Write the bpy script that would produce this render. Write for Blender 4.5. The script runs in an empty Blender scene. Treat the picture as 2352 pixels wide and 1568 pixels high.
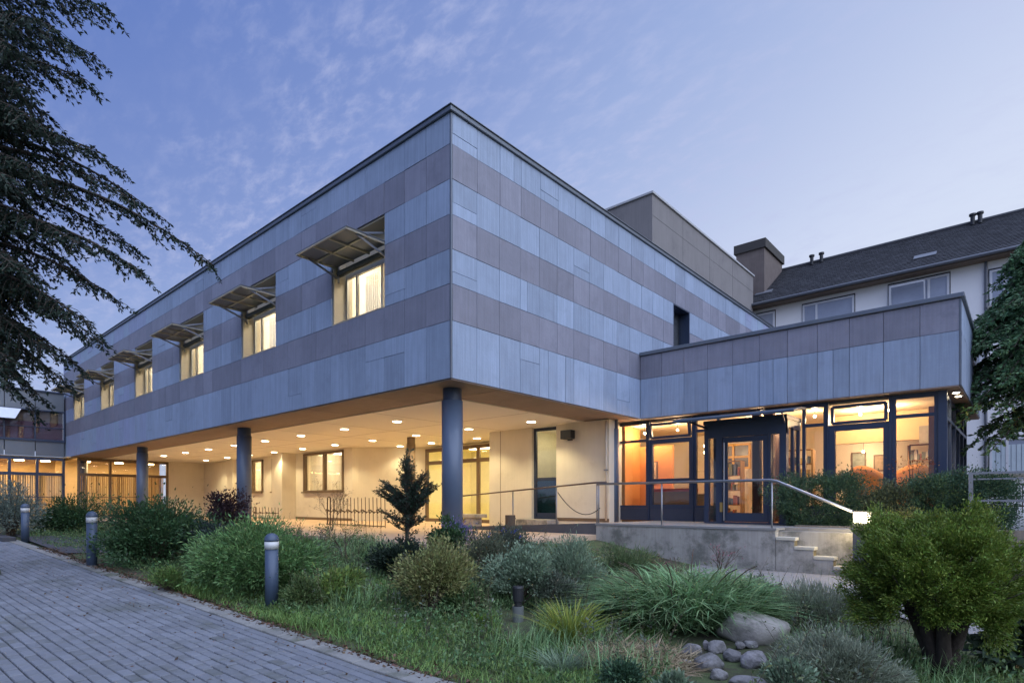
import bpy, math, random
import numpy as np
from mathutils import Vector, Matrix

random.seed(7)
RNG = np.random.default_rng(11)
SC = bpy.context.scene
COL = SC.collection
R = math.radians

# ------------------------------------------------------------------ camera
YAW = R(41.39)
CAM = np.array([8.874, -8.175, 1.65])
FPX, U0, V0 = 1342.0, 1176.0, 1153.0          # focal length, centre and horizon in a 2352 px wide frame
cam = bpy.data.cameras.new('camera')
cam_o = bpy.data.objects.new('camera', cam)
COL.objects.link(cam_o)
cam.sensor_width = 36.0
cam.lens = FPX / 2352 * 36.0
cam.shift_y = (V0 - 784) / 2352
cam.clip_start, cam.clip_end = 0.1, 2000
cam_o.location = CAM
cam_o.rotation_euler = (R(90), 0, YAW)
SC.camera = cam_o

# ------------------------------------------------------------------ sky
GLOW = Vector((0.62, 0.78, 0.0)).normalized()      # azimuth of the set sun
w = bpy.data.worlds.new('World')
SC.world = w
w.use_nodes = True
nt = w.node_tree
N = nt.nodes
bgn = N['Background']
def wn(t, **kw):
    n = N.new(t)
    for k, v in kw.items(): setattr(n, k, v)
    return n
def wmath(op, a, b=None, clamp=False):
    n = wn('ShaderNodeMath', operation=op, use_clamp=clamp)
    for i, v in enumerate((a, b)):
        if v is None: continue
        if isinstance(v, (int, float)): n.inputs[i].default_value = v
        else: nt.links.new(v, n.inputs[i])
    return n.outputs[0]
tc = wn('ShaderNodeTexCoord')
sepd = wn('ShaderNodeSeparateXYZ')
nt.links.new(tc.outputs['Generated'], sepd.inputs[0])
dz = wmath('MAXIMUM', sepd.outputs['Z'], 0.0)
dot = wn('ShaderNodeVectorMath', operation='DOT_PRODUCT')
nt.links.new(tc.outputs['Generated'], dot.inputs[0])
dot.inputs[1].default_value = GLOW
az = wmath('MULTIPLY_ADD', dot.outputs['Value'], 0.5)
az.node.inputs[2].default_value = 0.5                # 0 away from the glow .. 1 toward it
low = wmath('SUBTRACT', 1.0, dz)
low = wmath('POWER', low, 2.2)                       # 1 at the horizon
glow_f = wmath('POWER', az, 1.7)
fac = wmath('MULTIPLY', glow_f, 0.66)
fac2 = wmath('MULTIPLY', low, 0.55)
fac = wmath('ADD', fac, fac2, clamp=True)
ramp = wn('ShaderNodeValToRGB')
nt.links.new(fac, ramp.inputs[0])
el = ramp.color_ramp.elements
SKY_STOPS = [(0.0, (0.040, 0.070, 0.225)), (0.16, (0.058, 0.098, 0.255)), (0.32, (0.118, 0.162, 0.310)), (0.40, (0.158, 0.206, 0.348)), (0.65, (0.300, 0.335, 0.430)), (0.80, (0.35, 0.385, 0.45)), (1.0, (0.42, 0.43, 0.46))]
el[0].position, el[0].color = SKY_STOPS[0][0], (*SKY_STOPS[0][1], 1)
el[1].position, el[1].color = SKY_STOPS[-1][0], (*SKY_STOPS[-1][1], 1)
for p, c in SKY_STOPS[1:-1]:
    e = el.new(p); e.color = (*c, 1)
# thin broken cloud on a plane far above
den = wmath('ADD', dz, 0.12)
cx = wmath('DIVIDE', sepd.outputs['X'], den)
cy = wmath('DIVIDE', sepd.outputs['Y'], den)
comb = wn('ShaderNodeCombineXYZ')
nt.links.new(cx, comb.inputs[0]); nt.links.new(cy, comb.inputs[1])
mp = wn('ShaderNodeMapping'); mp.inputs['Scale'].default_value = (1.0, 1.9, 1.0); mp.inputs['Rotation'].default_value = (0, 0, R(35))
nt.links.new(comb.outputs[0], mp.inputs[0])
n1 = wn('ShaderNodeTexNoise'); n1.inputs['Scale'].default_value = 12.0; n1.inputs['Detail'].default_value = 9; n1.inputs['Roughness'].default_value = 0.62; n1.inputs['Distortion'].default_value = 0.2
n2 = wn('ShaderNodeTexNoise'); n2.inputs['Scale'].default_value = 1.1; n2.inputs['Detail'].default_value = 4
nt.links.new(mp.outputs[0], n1.inputs['Vector']); nt.links.new(mp.outputs[0], n2.inputs['Vector'])
m1 = wn('ShaderNodeMapRange', interpolation_type='SMOOTHSTEP'); m1.inputs[1].default_value = 0.40; m1.inputs[2].default_value = 0.80
m2 = wn('ShaderNodeMapRange', interpolation_type='SMOOTHSTEP'); m2.inputs[1].default_value = 0.34; m2.inputs[2].default_value = 0.62
nt.links.new(n1.outputs['Fac'], m1.inputs[0]); nt.links.new(n2.outputs['Fac'], m2.inputs[0])
cl = wmath('MULTIPLY', m1.outputs[0], m2.outputs[0])
cl = wmath('MULTIPLY', cl, 0.58)
mixc = wn('ShaderNodeMixRGB')
mixc.inputs[2].default_value = (0.25, 0.27, 0.39, 1)
nt.links.new(cl, mixc.inputs[0]); nt.links.new(ramp.outputs[0], mixc.inputs[1])
nt.links.new(mixc.outputs[0], bgn.inputs[0])
bgn.inputs[1].default_value = 1.0

# after sunset: the broad blue light of the high sky behind the camera
sun = bpy.data.lights.new('dusk_sun', 'SUN')
sun.energy, sun.angle, sun.color = 1.75, R(90), (0.67, 0.76, 1.0)
sun_o = bpy.data.objects.new('dusk_sun', sun)
COL.objects.link(sun_o)
sun_o.rotation_euler = Vector((-0.58, 0.17, -0.80)).to_track_quat('-Z', 'Y').to_euler()

SC.view_settings.view_transform = 'Standard'
SC.view_settings.look = 'None'
SC.view_settings.exposure = 1.08
SC.view_settings.gamma = 1.0
SC.render.engine = 'CYCLES'
cy_ = SC.cycles
cy_.use_denoising = True
cy_.max_bounces, cy_.diffuse_bounces, cy_.glossy_bounces, cy_.transmission_bounces, cy_.transparent_max_bounces = 8, 5, 3, 4, 12
cy_.sample_clamp_indirect = 4.0
cy_.caustics_reflective = cy_.caustics_refractive = False
cy_.use_light_tree = True

# ------------------------------------------------------------------ picture to place
FW = np.array([-math.sin(YAW), math.cos(YAW)])
RT = np.array([math.cos(YAW), math.sin(YAW)])
def ray(u): return FW + (u - U0) / FPX * RT
def at_depth(u, v, Y):
    p = CAM[:2] + Y * ray(u)
    return Vector((p[0], p[1], CAM[2] + (V0 - v) / FPX * Y))
def at_y(u, v, y): return at_depth(u, v, (y - CAM[1]) / ray(u)[1])
def at_x(u, v, x): return at_depth(u, v, (x - CAM[0]) / ray(u)[0])
def at_z(u, v, z): return at_depth(u, v, (CAM[2] - z) * FPX / (v - V0))
def depth_of(p): return float((np.array([p[0], p[1]]) - CAM[:2]) @ FW)

def sstep(a, b, x):
    t = min(1, max(0, (x - a) / (b - a)))
    return t * t * (3 - 2 * t)
def drive_z(x): return min(0.85, max(0.0, 0.178 - 0.04 * x))
def ground_z(x, y):
    zd = drive_z(x)
    t = sstep(-4.6, -0.6, y)
    zl = zd + (0.74 - zd) * t
    tr = sstep(-4.6, 2.6, y)
    zr = zd + (0.18 - zd) * tr
    k = sstep(-0.5, 3.6, x)
    return zl * (1 - k) + zr * k
def on_ground(u, v):
    Y = 6.0
    for _ in range(60):
        p = at_depth(u, v, Y)
        Y = 0.5 * Y + 0.5 * min(60, max(2.0, (CAM[2] - ground_z(p.x, p.y)) * FPX / max(5.0, v - V0)))
    p = at_depth(u, v, Y)
    return Vector((p.x, p.y, ground_z(p.x, p.y)))
def edge_y(x): return -4.53 + 0.040 * (x - 4.87)      # garden edge of the drive

# ------------------------------------------------------------------ materials
MATS = {}
def mat(name, color, rough=0.7, metal=0.0, vary=0.12, scale=6.0, bump=0.0, streak=0.0, spec=0.5, per_object=0.0, per_island=0.0,
        dirt=None, stretch=(1, 1, 1), hue=0.0, detail=5.0, bump_scale=None, coat=0.0):
    if name in MATS: return MATS[name]
    m = bpy.data.materials.new(name); m.use_nodes = True
    t = m.node_tree; nd = t.nodes; lk = t.links
    b = nd['Principled BSDF']
    b.inputs['Roughness'].default_value = rough
    b.inputs['Metallic'].default_value = metal
    b.inputs['Specular IOR Level'].default_value = spec
    b.inputs['Coat Weight'].default_value = coat
    geo = nd.new('ShaderNodeNewGeometry')
    oi = nd.new('ShaderNodeObjectInfo')
    mpn = nd.new('ShaderNodeMapping'); mpn.inputs['Scale'].default_value = stretch
    add = nd.new('ShaderNodeVectorMath'); add.operation = 'MULTIPLY_ADD'
    comb = nd.new('ShaderNodeCombineXYZ')
    for i in range(3): lk.new(oi.outputs['Random'], comb.inputs[i])
    lk.new(comb.outputs[0], add.inputs[0]); add.inputs[1].default_value = (37.0, 53.0, 29.0) if per_object else (0, 0, 0)
    lk.new(geo.outputs['Position'], add.inputs[2])
    lk.new(add.outputs[0], mpn.inputs[0])
    nz = nd.new('ShaderNodeTexNoise'); nz.inputs['Scale'].default_value = scale; nz.inputs['Detail'].default_value = detail; nz.inputs['Roughness'].default_value = 0.6
    lk.new(mpn.outputs[0], nz.inputs['Vector'])
    def mth(op, a, c=None, d=None):
        n = nd.new('ShaderNodeMath'); n.operation = op
        for i, v in enumerate((a, c, d)):
            if v is None: continue
            if isinstance(v, (int, float)): n.inputs[i].default_value = v
            else: lk.new(v, n.inputs[i])
        return n.outputs[0]
    val = mth('MULTIPLY_ADD', nz.outputs['Fac'], 2 * vary, 1 - vary)
    if streak:
        ms = nd.new('ShaderNodeMapping'); ms.inputs['Scale'].default_value = (9.0, 9.0, 0.35)
        lk.new(add.outputs[0], ms.inputs[0])
        ns = nd.new('ShaderNodeTexNoise'); ns.inputs['Scale'].default_value = 2.2; ns.inputs['Detail'].default_value = 4
        lk.new(ms.outputs[0], ns.inputs['Vector'])
        val = mth('MULTIPLY', val, mth('MULTIPLY_ADD', ns.outputs['Fac'], 2 * streak, 1 - streak))
    if per_object:
        val = mth('MULTIPLY', val, mth('MULTIPLY_ADD', oi.outputs['Random'], 2 * per_object, 1 - per_object))
    if per_island:
        val = mth('MULTIPLY', val, mth('MULTIPLY_ADD', geo.outputs['Random Per Island'], 2 * per_island, 1 - per_island))
    hsv = nd.new('ShaderNodeHueSaturation'); hsv.inputs['Color'].default_value = (*color, 1)
    lk.new(val, hsv.inputs['Value'])
    if hue:
        src = geo.outputs['Random Per Island'] if per_island else (oi.outputs['Random'] if per_object else nz.outputs['Fac'])
        h2 = mth('FRACT', mth('MULTIPLY', src, 7.31))
        lk.new(mth('MULTIPLY_ADD', h2, 2 * hue, 0.5 - hue), hsv.inputs['Hue'])
    out = hsv.outputs[0]
    if dirt:
        nd2 = nd.new('ShaderNodeTexNoise'); nd2.inputs['Scale'].default_value = dirt[1]; nd2.inputs['Detail'].default_value = 6; nd2.inputs['Roughness'].default_value = 0.7
        lk.new(add.outputs[0], nd2.inputs['Vector'])
        mr = nd.new('ShaderNodeMapRange'); mr.interpolation_type = 'SMOOTHSTEP'
        mr.inputs[1].default_value = dirt[2]; mr.inputs[2].default_value = dirt[2] + 0.22; mr.inputs[4].default_value = dirt[3]
        lk.new(nd2.outputs['Fac'], mr.inputs[0])
        mx = nd.new('ShaderNodeMixRGB'); mx.inputs[2].default_value = (*dirt[0], 1)
        lk.new(mr.outputs[0], mx.inputs[0]); lk.new(out, mx.inputs[1]); out = mx.outputs[0]
    lk.new(out, b.inputs['Base Color'])
    if bump:
        nb = nd.new('ShaderNodeTexNoise'); nb.inputs['Scale'].default_value = bump_scale or scale * 6; nb.inputs['Detail'].default_value = 6
        lk.new(mpn.outputs[0], nb.inputs['Vector'])
        bp = nd.new('ShaderNodeBump'); bp.inputs['Strength'].default_value = bump; bp.inputs['Distance'].default_value = 0.02
        lk.new(nb.outputs['Fac'], bp.inputs['Height']); lk.new(bp.outputs[0], b.inputs['Normal'])
    MATS[name] = m
    return m

def leaf_mat(name, color, hue=0.03, vary=0.45, trans=0.25, rough=0.55):
    if name in MATS: return MATS[name]
    m = bpy.data.materials.new(name); m.use_nodes = True
    t = m.node_tree; nd = t.nodes; lk = t.links
    b = nd['Principled BSDF']; b.inputs['Roughness'].default_value = rough; b.inputs['Specular IOR Level'].default_value = 0.35
    geo = nd.new('ShaderNodeNewGeometry')
    nz = nd.new('ShaderNodeTexNoise'); nz.inputs['Scale'].default_value = 4.5; nz.inputs['Detail'].default_value = 4
    lk.new(geo.outputs['Position'], nz.inputs['Vector'])
    a = nd.new('ShaderNodeMath'); a.operation = 'MULTIPLY_ADD'; lk.new(geo.outputs['Random Per Island'], a.inputs[0]); a.inputs[1].default_value = 2 * vary; a.inputs[2].default_value = 1 - vary
    c = nd.new('ShaderNodeMath'); c.operation = 'MULTIPLY_ADD'; lk.new(nz.outputs['Fac'], c.inputs[0]); c.inputs[1].default_value = 1.3; c.inputs[2].default_value = 0.40
    d = nd.new('ShaderNodeMath'); d.operation = 'MULTIPLY'; lk.new(a.outputs[0], d.inputs[0]); lk.new(c.outputs[0], d.inputs[1])
    e = nd.new('ShaderNodeMath'); e.operation = 'MULTIPLY'; lk.new(geo.outputs['Random Per Island'], e.inputs[0]); e.inputs[1].default_value = 13.7
    f = nd.new('ShaderNodeMath'); f.operation = 'FRACT'; lk.new(e.outputs[0], f.inputs[0])
    g = nd.new('ShaderNodeMath'); g.operation = 'MULTIPLY_ADD'; lk.new(f.outputs[0], g.inputs[0]); g.inputs[1].default_value = 2 * hue; g.inputs[2].default_value = 0.5 - hue
    h = nd.new('ShaderNodeHueSaturation'); h.inputs['Color'].default_value = (*color, 1)
    lk.new(g.outputs[0], h.inputs['Hue']); lk.new(d.outputs[0], h.inputs['Value'])
    lk.new(h.outputs[0], b.inputs['Base Color'])
    tr = nd.new('ShaderNodeBsdfTranslucent'); lk.new(h.outputs[0], tr.inputs['Color'])
    mx = nd.new('ShaderNodeMixShader'); mx.inputs[0].default_value = trans
    lk.new(b.outputs[0], mx.inputs[1]); lk.new(tr.outputs[0], mx.inputs[2])
    lk.new(mx.outputs[0], nd['Material Output'].inputs['Surface'])
    MATS[name] = m
    return m

def glass_mat(name, tint=(0.92, 0.95, 0.95), refl=0.10):
    if name in MATS: return MATS[name]
    m = bpy.data.materials.new(name); m.use_nodes = True
    t = m.node_tree; nd = t.nodes; lk = t.links
    nd.remove(nd['Principled BSDF'])
    tr = nd.new('ShaderNodeBsdfTransparent'); tr.inputs[0].default_value = (*tint, 1)
    gl = nd.new('ShaderNodeBsdfGlossy'); gl.inputs['Roughness'].default_value = 0.015
    fr = nd.new('ShaderNodeLayerWeight'); fr.inputs[0].default_value = 0.5
    pw = nd.new('ShaderNodeMath'); pw.operation = 'POWER'; lk.new(fr.outputs['Facing'], pw.inputs[0]); pw.inputs[1].default_value = 4.0
    a = nd.new('ShaderNodeMath'); a.operation = 'MULTIPLY_ADD'; lk.new(pw.outputs[0], a.inputs[0]); a.inputs[1].default_value = 0.85; a.inputs[2].default_value = refl
    mx = nd.new('ShaderNodeMixShader'); lk.new(a.outputs[0], mx.inputs[0]); lk.new(tr.outputs[0], mx.inputs[1]); lk.new(gl.outputs[0], mx.inputs[2])
    lk.new(mx.outputs[0], nd['Material Output'].inputs['Surface'])
    MATS[name] = m
    return m

def lamp_mat(name, color, strength):
    if name in MATS: return MATS[name]
    m = bpy.data.materials.new(name); m.use_nodes = True
    b = m.node_tree.nodes['Principled BSDF']
    b.inputs['Base Color'].default_value = (0.8, 0.8, 0.78, 1)
    b.inputs['Emission Color'].default_value = (*color, 1); b.inputs['Emission Strength'].default_value = strength
    MATS[name] = m
    return m

# ------------------------------------------------------------------ mesh helpers
class MB:
    """collects simple shapes and links them as one mesh object"""
    def __init__(s): s.v, s.f, s.cut = [], [], []
    def add(s, vs, fs):
        o = len(s.v); s.cut.append((o, len(s.f))); s.v += [tuple(p) for p in vs]; s.f += [tuple(i + o for i in f) for f in fs]; return s
    def box(s, x0, x1, y0, y1, z0, z1):
        return s.add([(x0, y0, z0), (x1, y0, z0), (x1, y1, z0), (x0, y1, z0), (x0, y0, z1), (x1, y0, z1), (x1, y1, z1), (x0, y1, z1)],
                     [(0, 3, 2, 1), (4, 5, 6, 7), (0, 1, 5, 4), (1, 2, 6, 5), (2, 3, 7, 6), (3, 0, 4, 7)])
    def bar(s, a, b, wx, wz, up=(0, 0, 1)):
        a, b = Vector(a), Vector(b); d = (b - a).normalized(); upv = Vector(up)
        if abs(d.dot(upv)) > 0.98: upv = Vector((1, 0, 0))
        sx = d.cross(upv).normalized() * (wx / 2); sz = sx.cross(d).normalized() * (wz / 2)
        vs = [a - sx - sz, a + sx - sz, a + sx + sz, a - sx + sz, b - sx - sz, b + sx - sz, b + sx + sz, b - sx + sz]
        return s.add(vs, [(3, 2, 1, 0), (4, 5, 6, 7), (0, 1, 5, 4), (1, 2, 6, 5), (2, 3, 7, 6), (3, 0, 4, 7)])
    def tube(s, pts, rad, n=8, caps=True):
        pts = [Vector(p) for p in pts]
        if isinstance(rad, (int, float)): rad = [rad] * len(pts)
        rings = []; prev = None
        for i, p in enumerate(pts):
            d = (pts[min(i + 1, len(pts) - 1)] - pts[max(i - 1, 0)])
            d = d.normalized() if d.length > 1e-9 else Vector((0, 0, 1))
            if prev is None:
                ref = Vector((0, 0, 1)) if abs(d.z) < 0.9 else Vector((1, 0, 0))
                sx = d.cross(ref).normalized()
            else:
                sx = (prev - d * prev.dot(d))
                sx = sx.normalized() if sx.length > 1e-6 else d.orthogonal().normalized()
            prev = sx; sy = d.cross(sx)
            rings.append([p + (sx * math.cos(2 * math.pi * k / n) + sy * math.sin(2 * math.pi * k / n)) * rad[i] for k in range(n)])
        vs = [q for r in rings for q in r]; fs = []
        for i in range(len(rings) - 1):
            for k in range(n):
                a, b = i * n + k, i * n + (k + 1) % n
                fs.append((a, b, b + n, a + n))
        if caps:
            fs.append(tuple(reversed(range(n)))); fs.append(tuple(range((len(rings) - 1) * n, len(rings) * n)))
        return s.add(vs, fs)
    def lathe(s, base, prof, n=20):
        bx, by, bz = base
        vs = [(bx + r * math.cos(2 * math.pi * k / n), by + r * math.sin(2 * math.pi * k / n), bz + z) for r, z in prof for k in range(n)]
        fs = []
        for i in range(len(prof) - 1):
            for k in range(n):
                a, b = i * n + k, i * n + (k + 1) % n
                fs.append((a, b, b + n, a + n))
        fs.append(tuple(reversed(range(n)))); fs.append(tuple(range((len(prof) - 1) * n, len(prof) * n)))
        return s.add(vs, fs)
    def prism(s, poly, z0, z1):
        n = len(poly)
        vs = [(x, y, z0) for x, y in poly] + [(x, y, z1) for x, y in poly]
        fs = [tuple(reversed(range(n))), tuple(range(n, 2 * n))] + [(k, (k + 1) % n, n + (k + 1) % n, n + k) for k in range(n)]
        return s.add(vs, fs)
    def each(s, name, m, parent=None, **k):
        """link every collected shape as an object of its own"""
        out = []
        ends = s.cut[1:] + [(len(s.v), len(s.f))]
        for (v0, f0), (v1, f1) in zip(s.cut, ends):
            q = MB(); q.v = s.v[v0:v1]; q.f = [tuple(i - v0 for i in f) for f in s.f[f0:f1]]
            out.append(q.build(name, m, parent, **k))
        return out
    def build(s, name, m, parent=None, smooth=False, kind=None, bevel=0.0):
        me = bpy.data.meshes.new(name); me.from_pydata(s.v, [], s.f); me.update()
        return link(name, me, m, parent, smooth, kind, bevel)

def link(name, me, m, parent=None, smooth=False, kind=None, bevel=0.0):
    if m is not None and not me.materials: me.materials.append(m)
    if smooth: me.polygons.foreach_set('use_smooth', [True] * len(me.polygons))
    o = bpy.data.objects.new(name, me); COL.objects.link(o)
    if parent is not None:
        o.parent = parent
        if parent.location.length or parent.rotation_euler.z:
            o.matrix_parent_inverse = (Matrix.Translation(parent.location) @ Matrix.Rotation(parent.rotation_euler.z, 4, 'Z')).inverted()
    if kind: o['kind'] = kind
    if bevel:
        md = o.modifiers.new('bevel', 'BEVEL'); md.width = bevel; md.segments = 2; md.limit_method = 'ANGLE'
    return o
def tag(o, label, cat, group=None):
    o['label'] = label; o['category'] = cat
    if group: o['group'] = group
    return o
def thing(name, label, cat, loc=(0, 0, 0), group=None):
    o = bpy.data.objects.new(name, None); COL.objects.link(o); o.location = loc; o.empty_display_size = 0.2
    return tag(o, label, cat, group)
def box(name, m, parent, x0, x1, y0, y1, z0, z1, **k):
    return MB().box(x0, x1, y0, y1, z0, z1).build(name, m, parent, **k)
def np_mesh(name, verts, faces, m, parent=None, smooth=False, kind=None):
    """verts (n,3), faces (k,4) or (k,3) arrays"""
    me = bpy.data.meshes.new(name)
    nv, (nf, fs) = len(verts), faces.shape
    me.vertices.add(nv); me.vertices.foreach_set('co', np.ascontiguousarray(verts, dtype=np.float32).ravel())
    me.loops.add(nf * fs); me.loops.foreach_set('vertex_index', np.ascontiguousarray(faces, dtype=np.int32).ravel())
    me.polygons.add(nf); me.polygons.foreach_set('loop_start', np.arange(0, nf * fs, fs, dtype=np.int32))
    me.update(calc_edges=True); me.validate()
    return link(name, me, m, parent, smooth, kind)
UNIT = {}
def unit_box(m, key='slab'):
    k = (m.name, key)
    if k not in UNIT:
        me = bpy.data.meshes.new(key)
        b = MB().box(-.5, .5, -.5, .5, -.5, .5)
        me.from_pydata(b.v, [], b.f); me.materials.append(m); UNIT[k] = me
    return UNIT[k]
def slab(name, m, parent, c, size, rot=None):
    """a box that shares one mesh with its like"""
    o = bpy.data.objects.new(name, unit_box(m, name)); COL.objects.link(o)
    o.location = c; o.scale = size
    if rot: o.rotation_euler = rot
    o.parent = parent
    if parent.location.length: o.matrix_parent_inverse = Matrix.Translation(parent.location).inverted()
    return o
def area_light(name, loc, size, energy, color, parent=None, rot=(0, 0, 0), size_y=None):
    l = bpy.data.lights.new(name, 'AREA'); l.energy, l.color, l.size = energy, color, size
    if size_y: l.shape = 'RECTANGLE'; l.size_y = size_y
    o = bpy.data.objects.new(name, l); COL.objects.link(o); o.location = loc; o.rotation_euler = rot
    if parent: o.parent = parent; o.matrix_parent_inverse = Matrix.Translation(parent.location).inverted()
    return o
def point_light(name, loc, energy, color, radius=0.05, parent=None, spot=None, blend=0.6):
    l = bpy.data.lights.new(name, 'SPOT' if spot else 'POINT'); l.energy, l.color, l.shadow_soft_size = energy, color, radius
    if spot: l.spot_size = R(spot); l.spot_blend = blend
    o = bpy.data.objects.new(name, l); COL.objects.link(o); o.location = loc
    if parent: o.parent = parent; o.matrix_parent_inverse = Matrix.Translation(parent.location).inverted()
    return o

# palette
M_LIGHT = mat('slate_light', (0.280, 0.332, 0.450), 0.50, vary=0.16, scale=2.6, streak=0.26, per_object=0.12, per_island=0.02, bump=0.2, bump_scale=22, hue=0.02, dirt=((0.19, 0.225, 0.30), 1.4, 0.54, 0.38), detail=8)
M_DARK = mat('slate_dark', (0.228, 0.224, 0.274), 0.50, vary=0.22, scale=2.4, streak=0.20, per_object=0.14, per_island=0.02, bump=0.2, bump_scale=22, hue=0.03, dirt=((0.15, 0.15, 0.19), 1.3, 0.52, 0.5), detail=8)
M_COPING = mat('zinc_coping', (0.16, 0.18, 0.21), 0.45, 0.5, vary=0.15, scale=3)
M_WALLCORE = mat('wall_core', (0.10, 0.10, 0.11), 0.9)
M_SOFFIT = mat('soffit_board', (0.27, 0.20, 0.165), 0.75, vary=0.2, scale=3, streak=0.0, per_object=0.10)
M_CEIL = mat('ceiling_plaster', (0.84, 0.79, 0.70), 0.9, vary=0.04, scale=2)
M_CREAM = mat('cream_render', (0.72, 0.66, 0.54), 0.9, vary=0.10, scale=1.5, bump=0.08, bump_scale=60, streak=0.05, dirt=((0.55, 0.48, 0.37), 1.1, 0.54, 0.45))
M_COLUMN = mat('column_paint', (0.095, 0.125, 0.18), 0.42, vary=0.08, scale=4, coat=0.1)
M_FRAME = mat('frame_blue', (0.028, 0.042, 0.080), 0.4, vary=0.1, scale=5)
M_BROWNFRAME = mat('frame_brown', (0.17, 0.115, 0.07), 0.55, vary=0.15, scale=4)
M_ALU = mat('frame_aluminium', (0.40, 0.38, 0.33), 0.4, 0.3, vary=0.08)
M_STEEL = mat('rail_steel', (0.30, 0.31, 0.33), 0.38, 0.8, vary=0.15, scale=8)
M_CONC = mat('concrete', (0.37, 0.35, 0.315), 0.9, vary=0.22, scale=2.4, bump=0.25, bump_scale=40, dirt=((0.10, 0.105, 0.085), 1.6, 0.44, 0.78), streak=0.25)
M_TOWER = mat('tower_concrete', (0.225, 0.208, 0.200), 0.9, vary=0.14, scale=1.2, bump=0.2, bump_scale=25, dirt=((0.13, 0.12, 0.12), 0.8, 0.52, 0.5), streak=0.16)
M_WHITE = mat('white_render', (0.82, 0.81, 0.80), 0.9, vary=0.06, scale=1.0)
M_ROOF = mat('roof_tile', (0.060, 0.060, 0.066), 0.7, vary=0.3, scale=3, per_island=0.3)
M_PAVE = mat('paver_stone', (0.168, 0.178, 0.198), 0.85, vary=0.22, scale=9, per_object=0.10, per_island=0.16, bump=0.5, bump_scale=70, dirt=((0.095, 0.102, 0.09), 0.9, 0.47, 0.75))
M_KERB = mat('kerb_block', (0.225, 0.22, 0.205), 0.9, vary=0.25, scale=8, per_object=0.12, per_island=0.15, bump=0.5, bump_scale=60, dirt=((0.075, 0.085, 0.05), 1.6, 0.48, 0.8))
M_JOINT = mat('joint_sand', (0.035, 0.036, 0.032), 1.0, vary=0.3, scale=30, dirt=((0.05, 0.085, 0.02), 1.1, 0.50, 0.9))
M_SOIL = mat('garden_soil', (0.055, 0.045, 0.030), 1.0, vary=0.4, scale=9, bump=0.6, bump_scale=40, dirt=((0.075, 0.105, 0.035), 2.0, 0.36, 0.9))
M_GRAVEL = mat('fine_gravel', (0.26, 0.25, 0.245), 0.95, vary=0.25, scale=26, bump=0.5, bump_scale=120, dirt=((0.13, 0.125, 0.12), 1.2, 0.5, 0.6))
M_ASPH = mat('asphalt', (0.062, 0.062, 0.068), 0.9, vary=0.2, scale=30, bump=0.3, bump_scale=150)
M_FLOOR = mat('walkway_floor', (0.52, 0.37, 0.25), 0.8, vary=0.2, scale=3, bump=0.1, bump_scale=40, dirt=((0.32, 0.21, 0.14), 1.5, 0.5, 0.5))
M_STONE = mat('granite', (0.215, 0.205, 0.20), 0.9, vary=0.45, scale=14, per_object=0.28, bump=0.7, bump_scale=38, hue=0.03, dirt=((0.075, 0.072, 0.06), 5.0, 0.46, 0.8))
M_BARK = mat('bark', (0.055, 0.042, 0.032), 0.95, vary=0.35, scale=10, bump=0.6, bump_scale=30)
M_TWIG = mat('twig', (0.085, 0.06, 0.04), 0.95, vary=0.3, scale=10)
M_GLASS = glass_mat('window_glass')
M_GLASSW = glass_mat('warm_glass', (0.96, 0.95, 0.92), 0.04)
M_BOLLARD = mat('bollard_paint', (0.055, 0.080, 0.125), 0.45, vary=0.12, scale=9)
M_LENS = mat('bollard_lens', (0.55, 0.55, 0.53), 0.35, vary=0.05)
M_BLACK = mat('black_plastic', (0.018, 0.018, 0.020), 0.5)
M_WOODW = mat('wood_warm', (0.30, 0.15, 0.06), 0.55, vary=0.3, scale=3, stretch=(6, 6, .6))
M_ORANGE = mat('orange_wall', (0.66, 0.28, 0.095), 0.7, vary=0.12, scale=2)
M_WARMW = mat('warm_white_wall', (0.82, 0.76, 0.64), 0.9, vary=0.05, scale=2)
M_CURT = mat('curtain_cloth', (0.80, 0.76, 0.68), 0.95, vary=0.08, scale=5, stretch=(8, 8, .4))
M_RUST = mat('rust_rack', (0.085, 0.055, 0.035), 0.6, 0.4, vary=0.3, scale=20)
M_SHADE = mat('shade_panel', (0.15, 0.16, 0.185), 0.5, 0.2, vary=0.15, scale=4)
M_CREAMFR = mat('shade_arm', (0.46, 0.42, 0.33), 0.5, 0.1, vary=0.1)

# ================================================================== ground
def struct(o):
    o['kind'] = 'structure'; return o
def grid_sheet(name, m, xs, ys, zf):
    xs, ys = np.array(xs), np.array(ys)
    V = np.array([(x, y, zf(x, y)) for y in ys for x in xs])
    nx = len(xs); F = np.array([(j * nx + i, j * nx + i + 1, (j + 1) * nx + i + 1, (j + 1) * nx + i) for j in range(len(ys) - 1) for i in range(nx - 1)])
    return struct(np_mesh(name, V, F, m, smooth=True))
gx = np.concatenate([[-600, -200, -90, -50], np.arange(-34, 13.1, 0.5), [16, 22, 40, 90, 250, 600]])
gy = np.concatenate([[-600, -200, -60, -30, -18], np.arange(-12, 8.1, 0.4), [12, 20, 40, 120, 600]])
def soil_z(x, y):
    z = ground_z(x, y) - 0.012 - (0.10 if y < edge_y(x) + 0.02 else 0) - (0.35 if y > 7.5 and x < 8 else 0)
    return z + 0.02 * math.sin(3.1 * x + y) * math.sin(2.3 * y - x) * (1 if edge_y(x) < y < 0 else 0)
ground = grid_sheet('ground', M_SOIL, gx, gy, soil_z)

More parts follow.
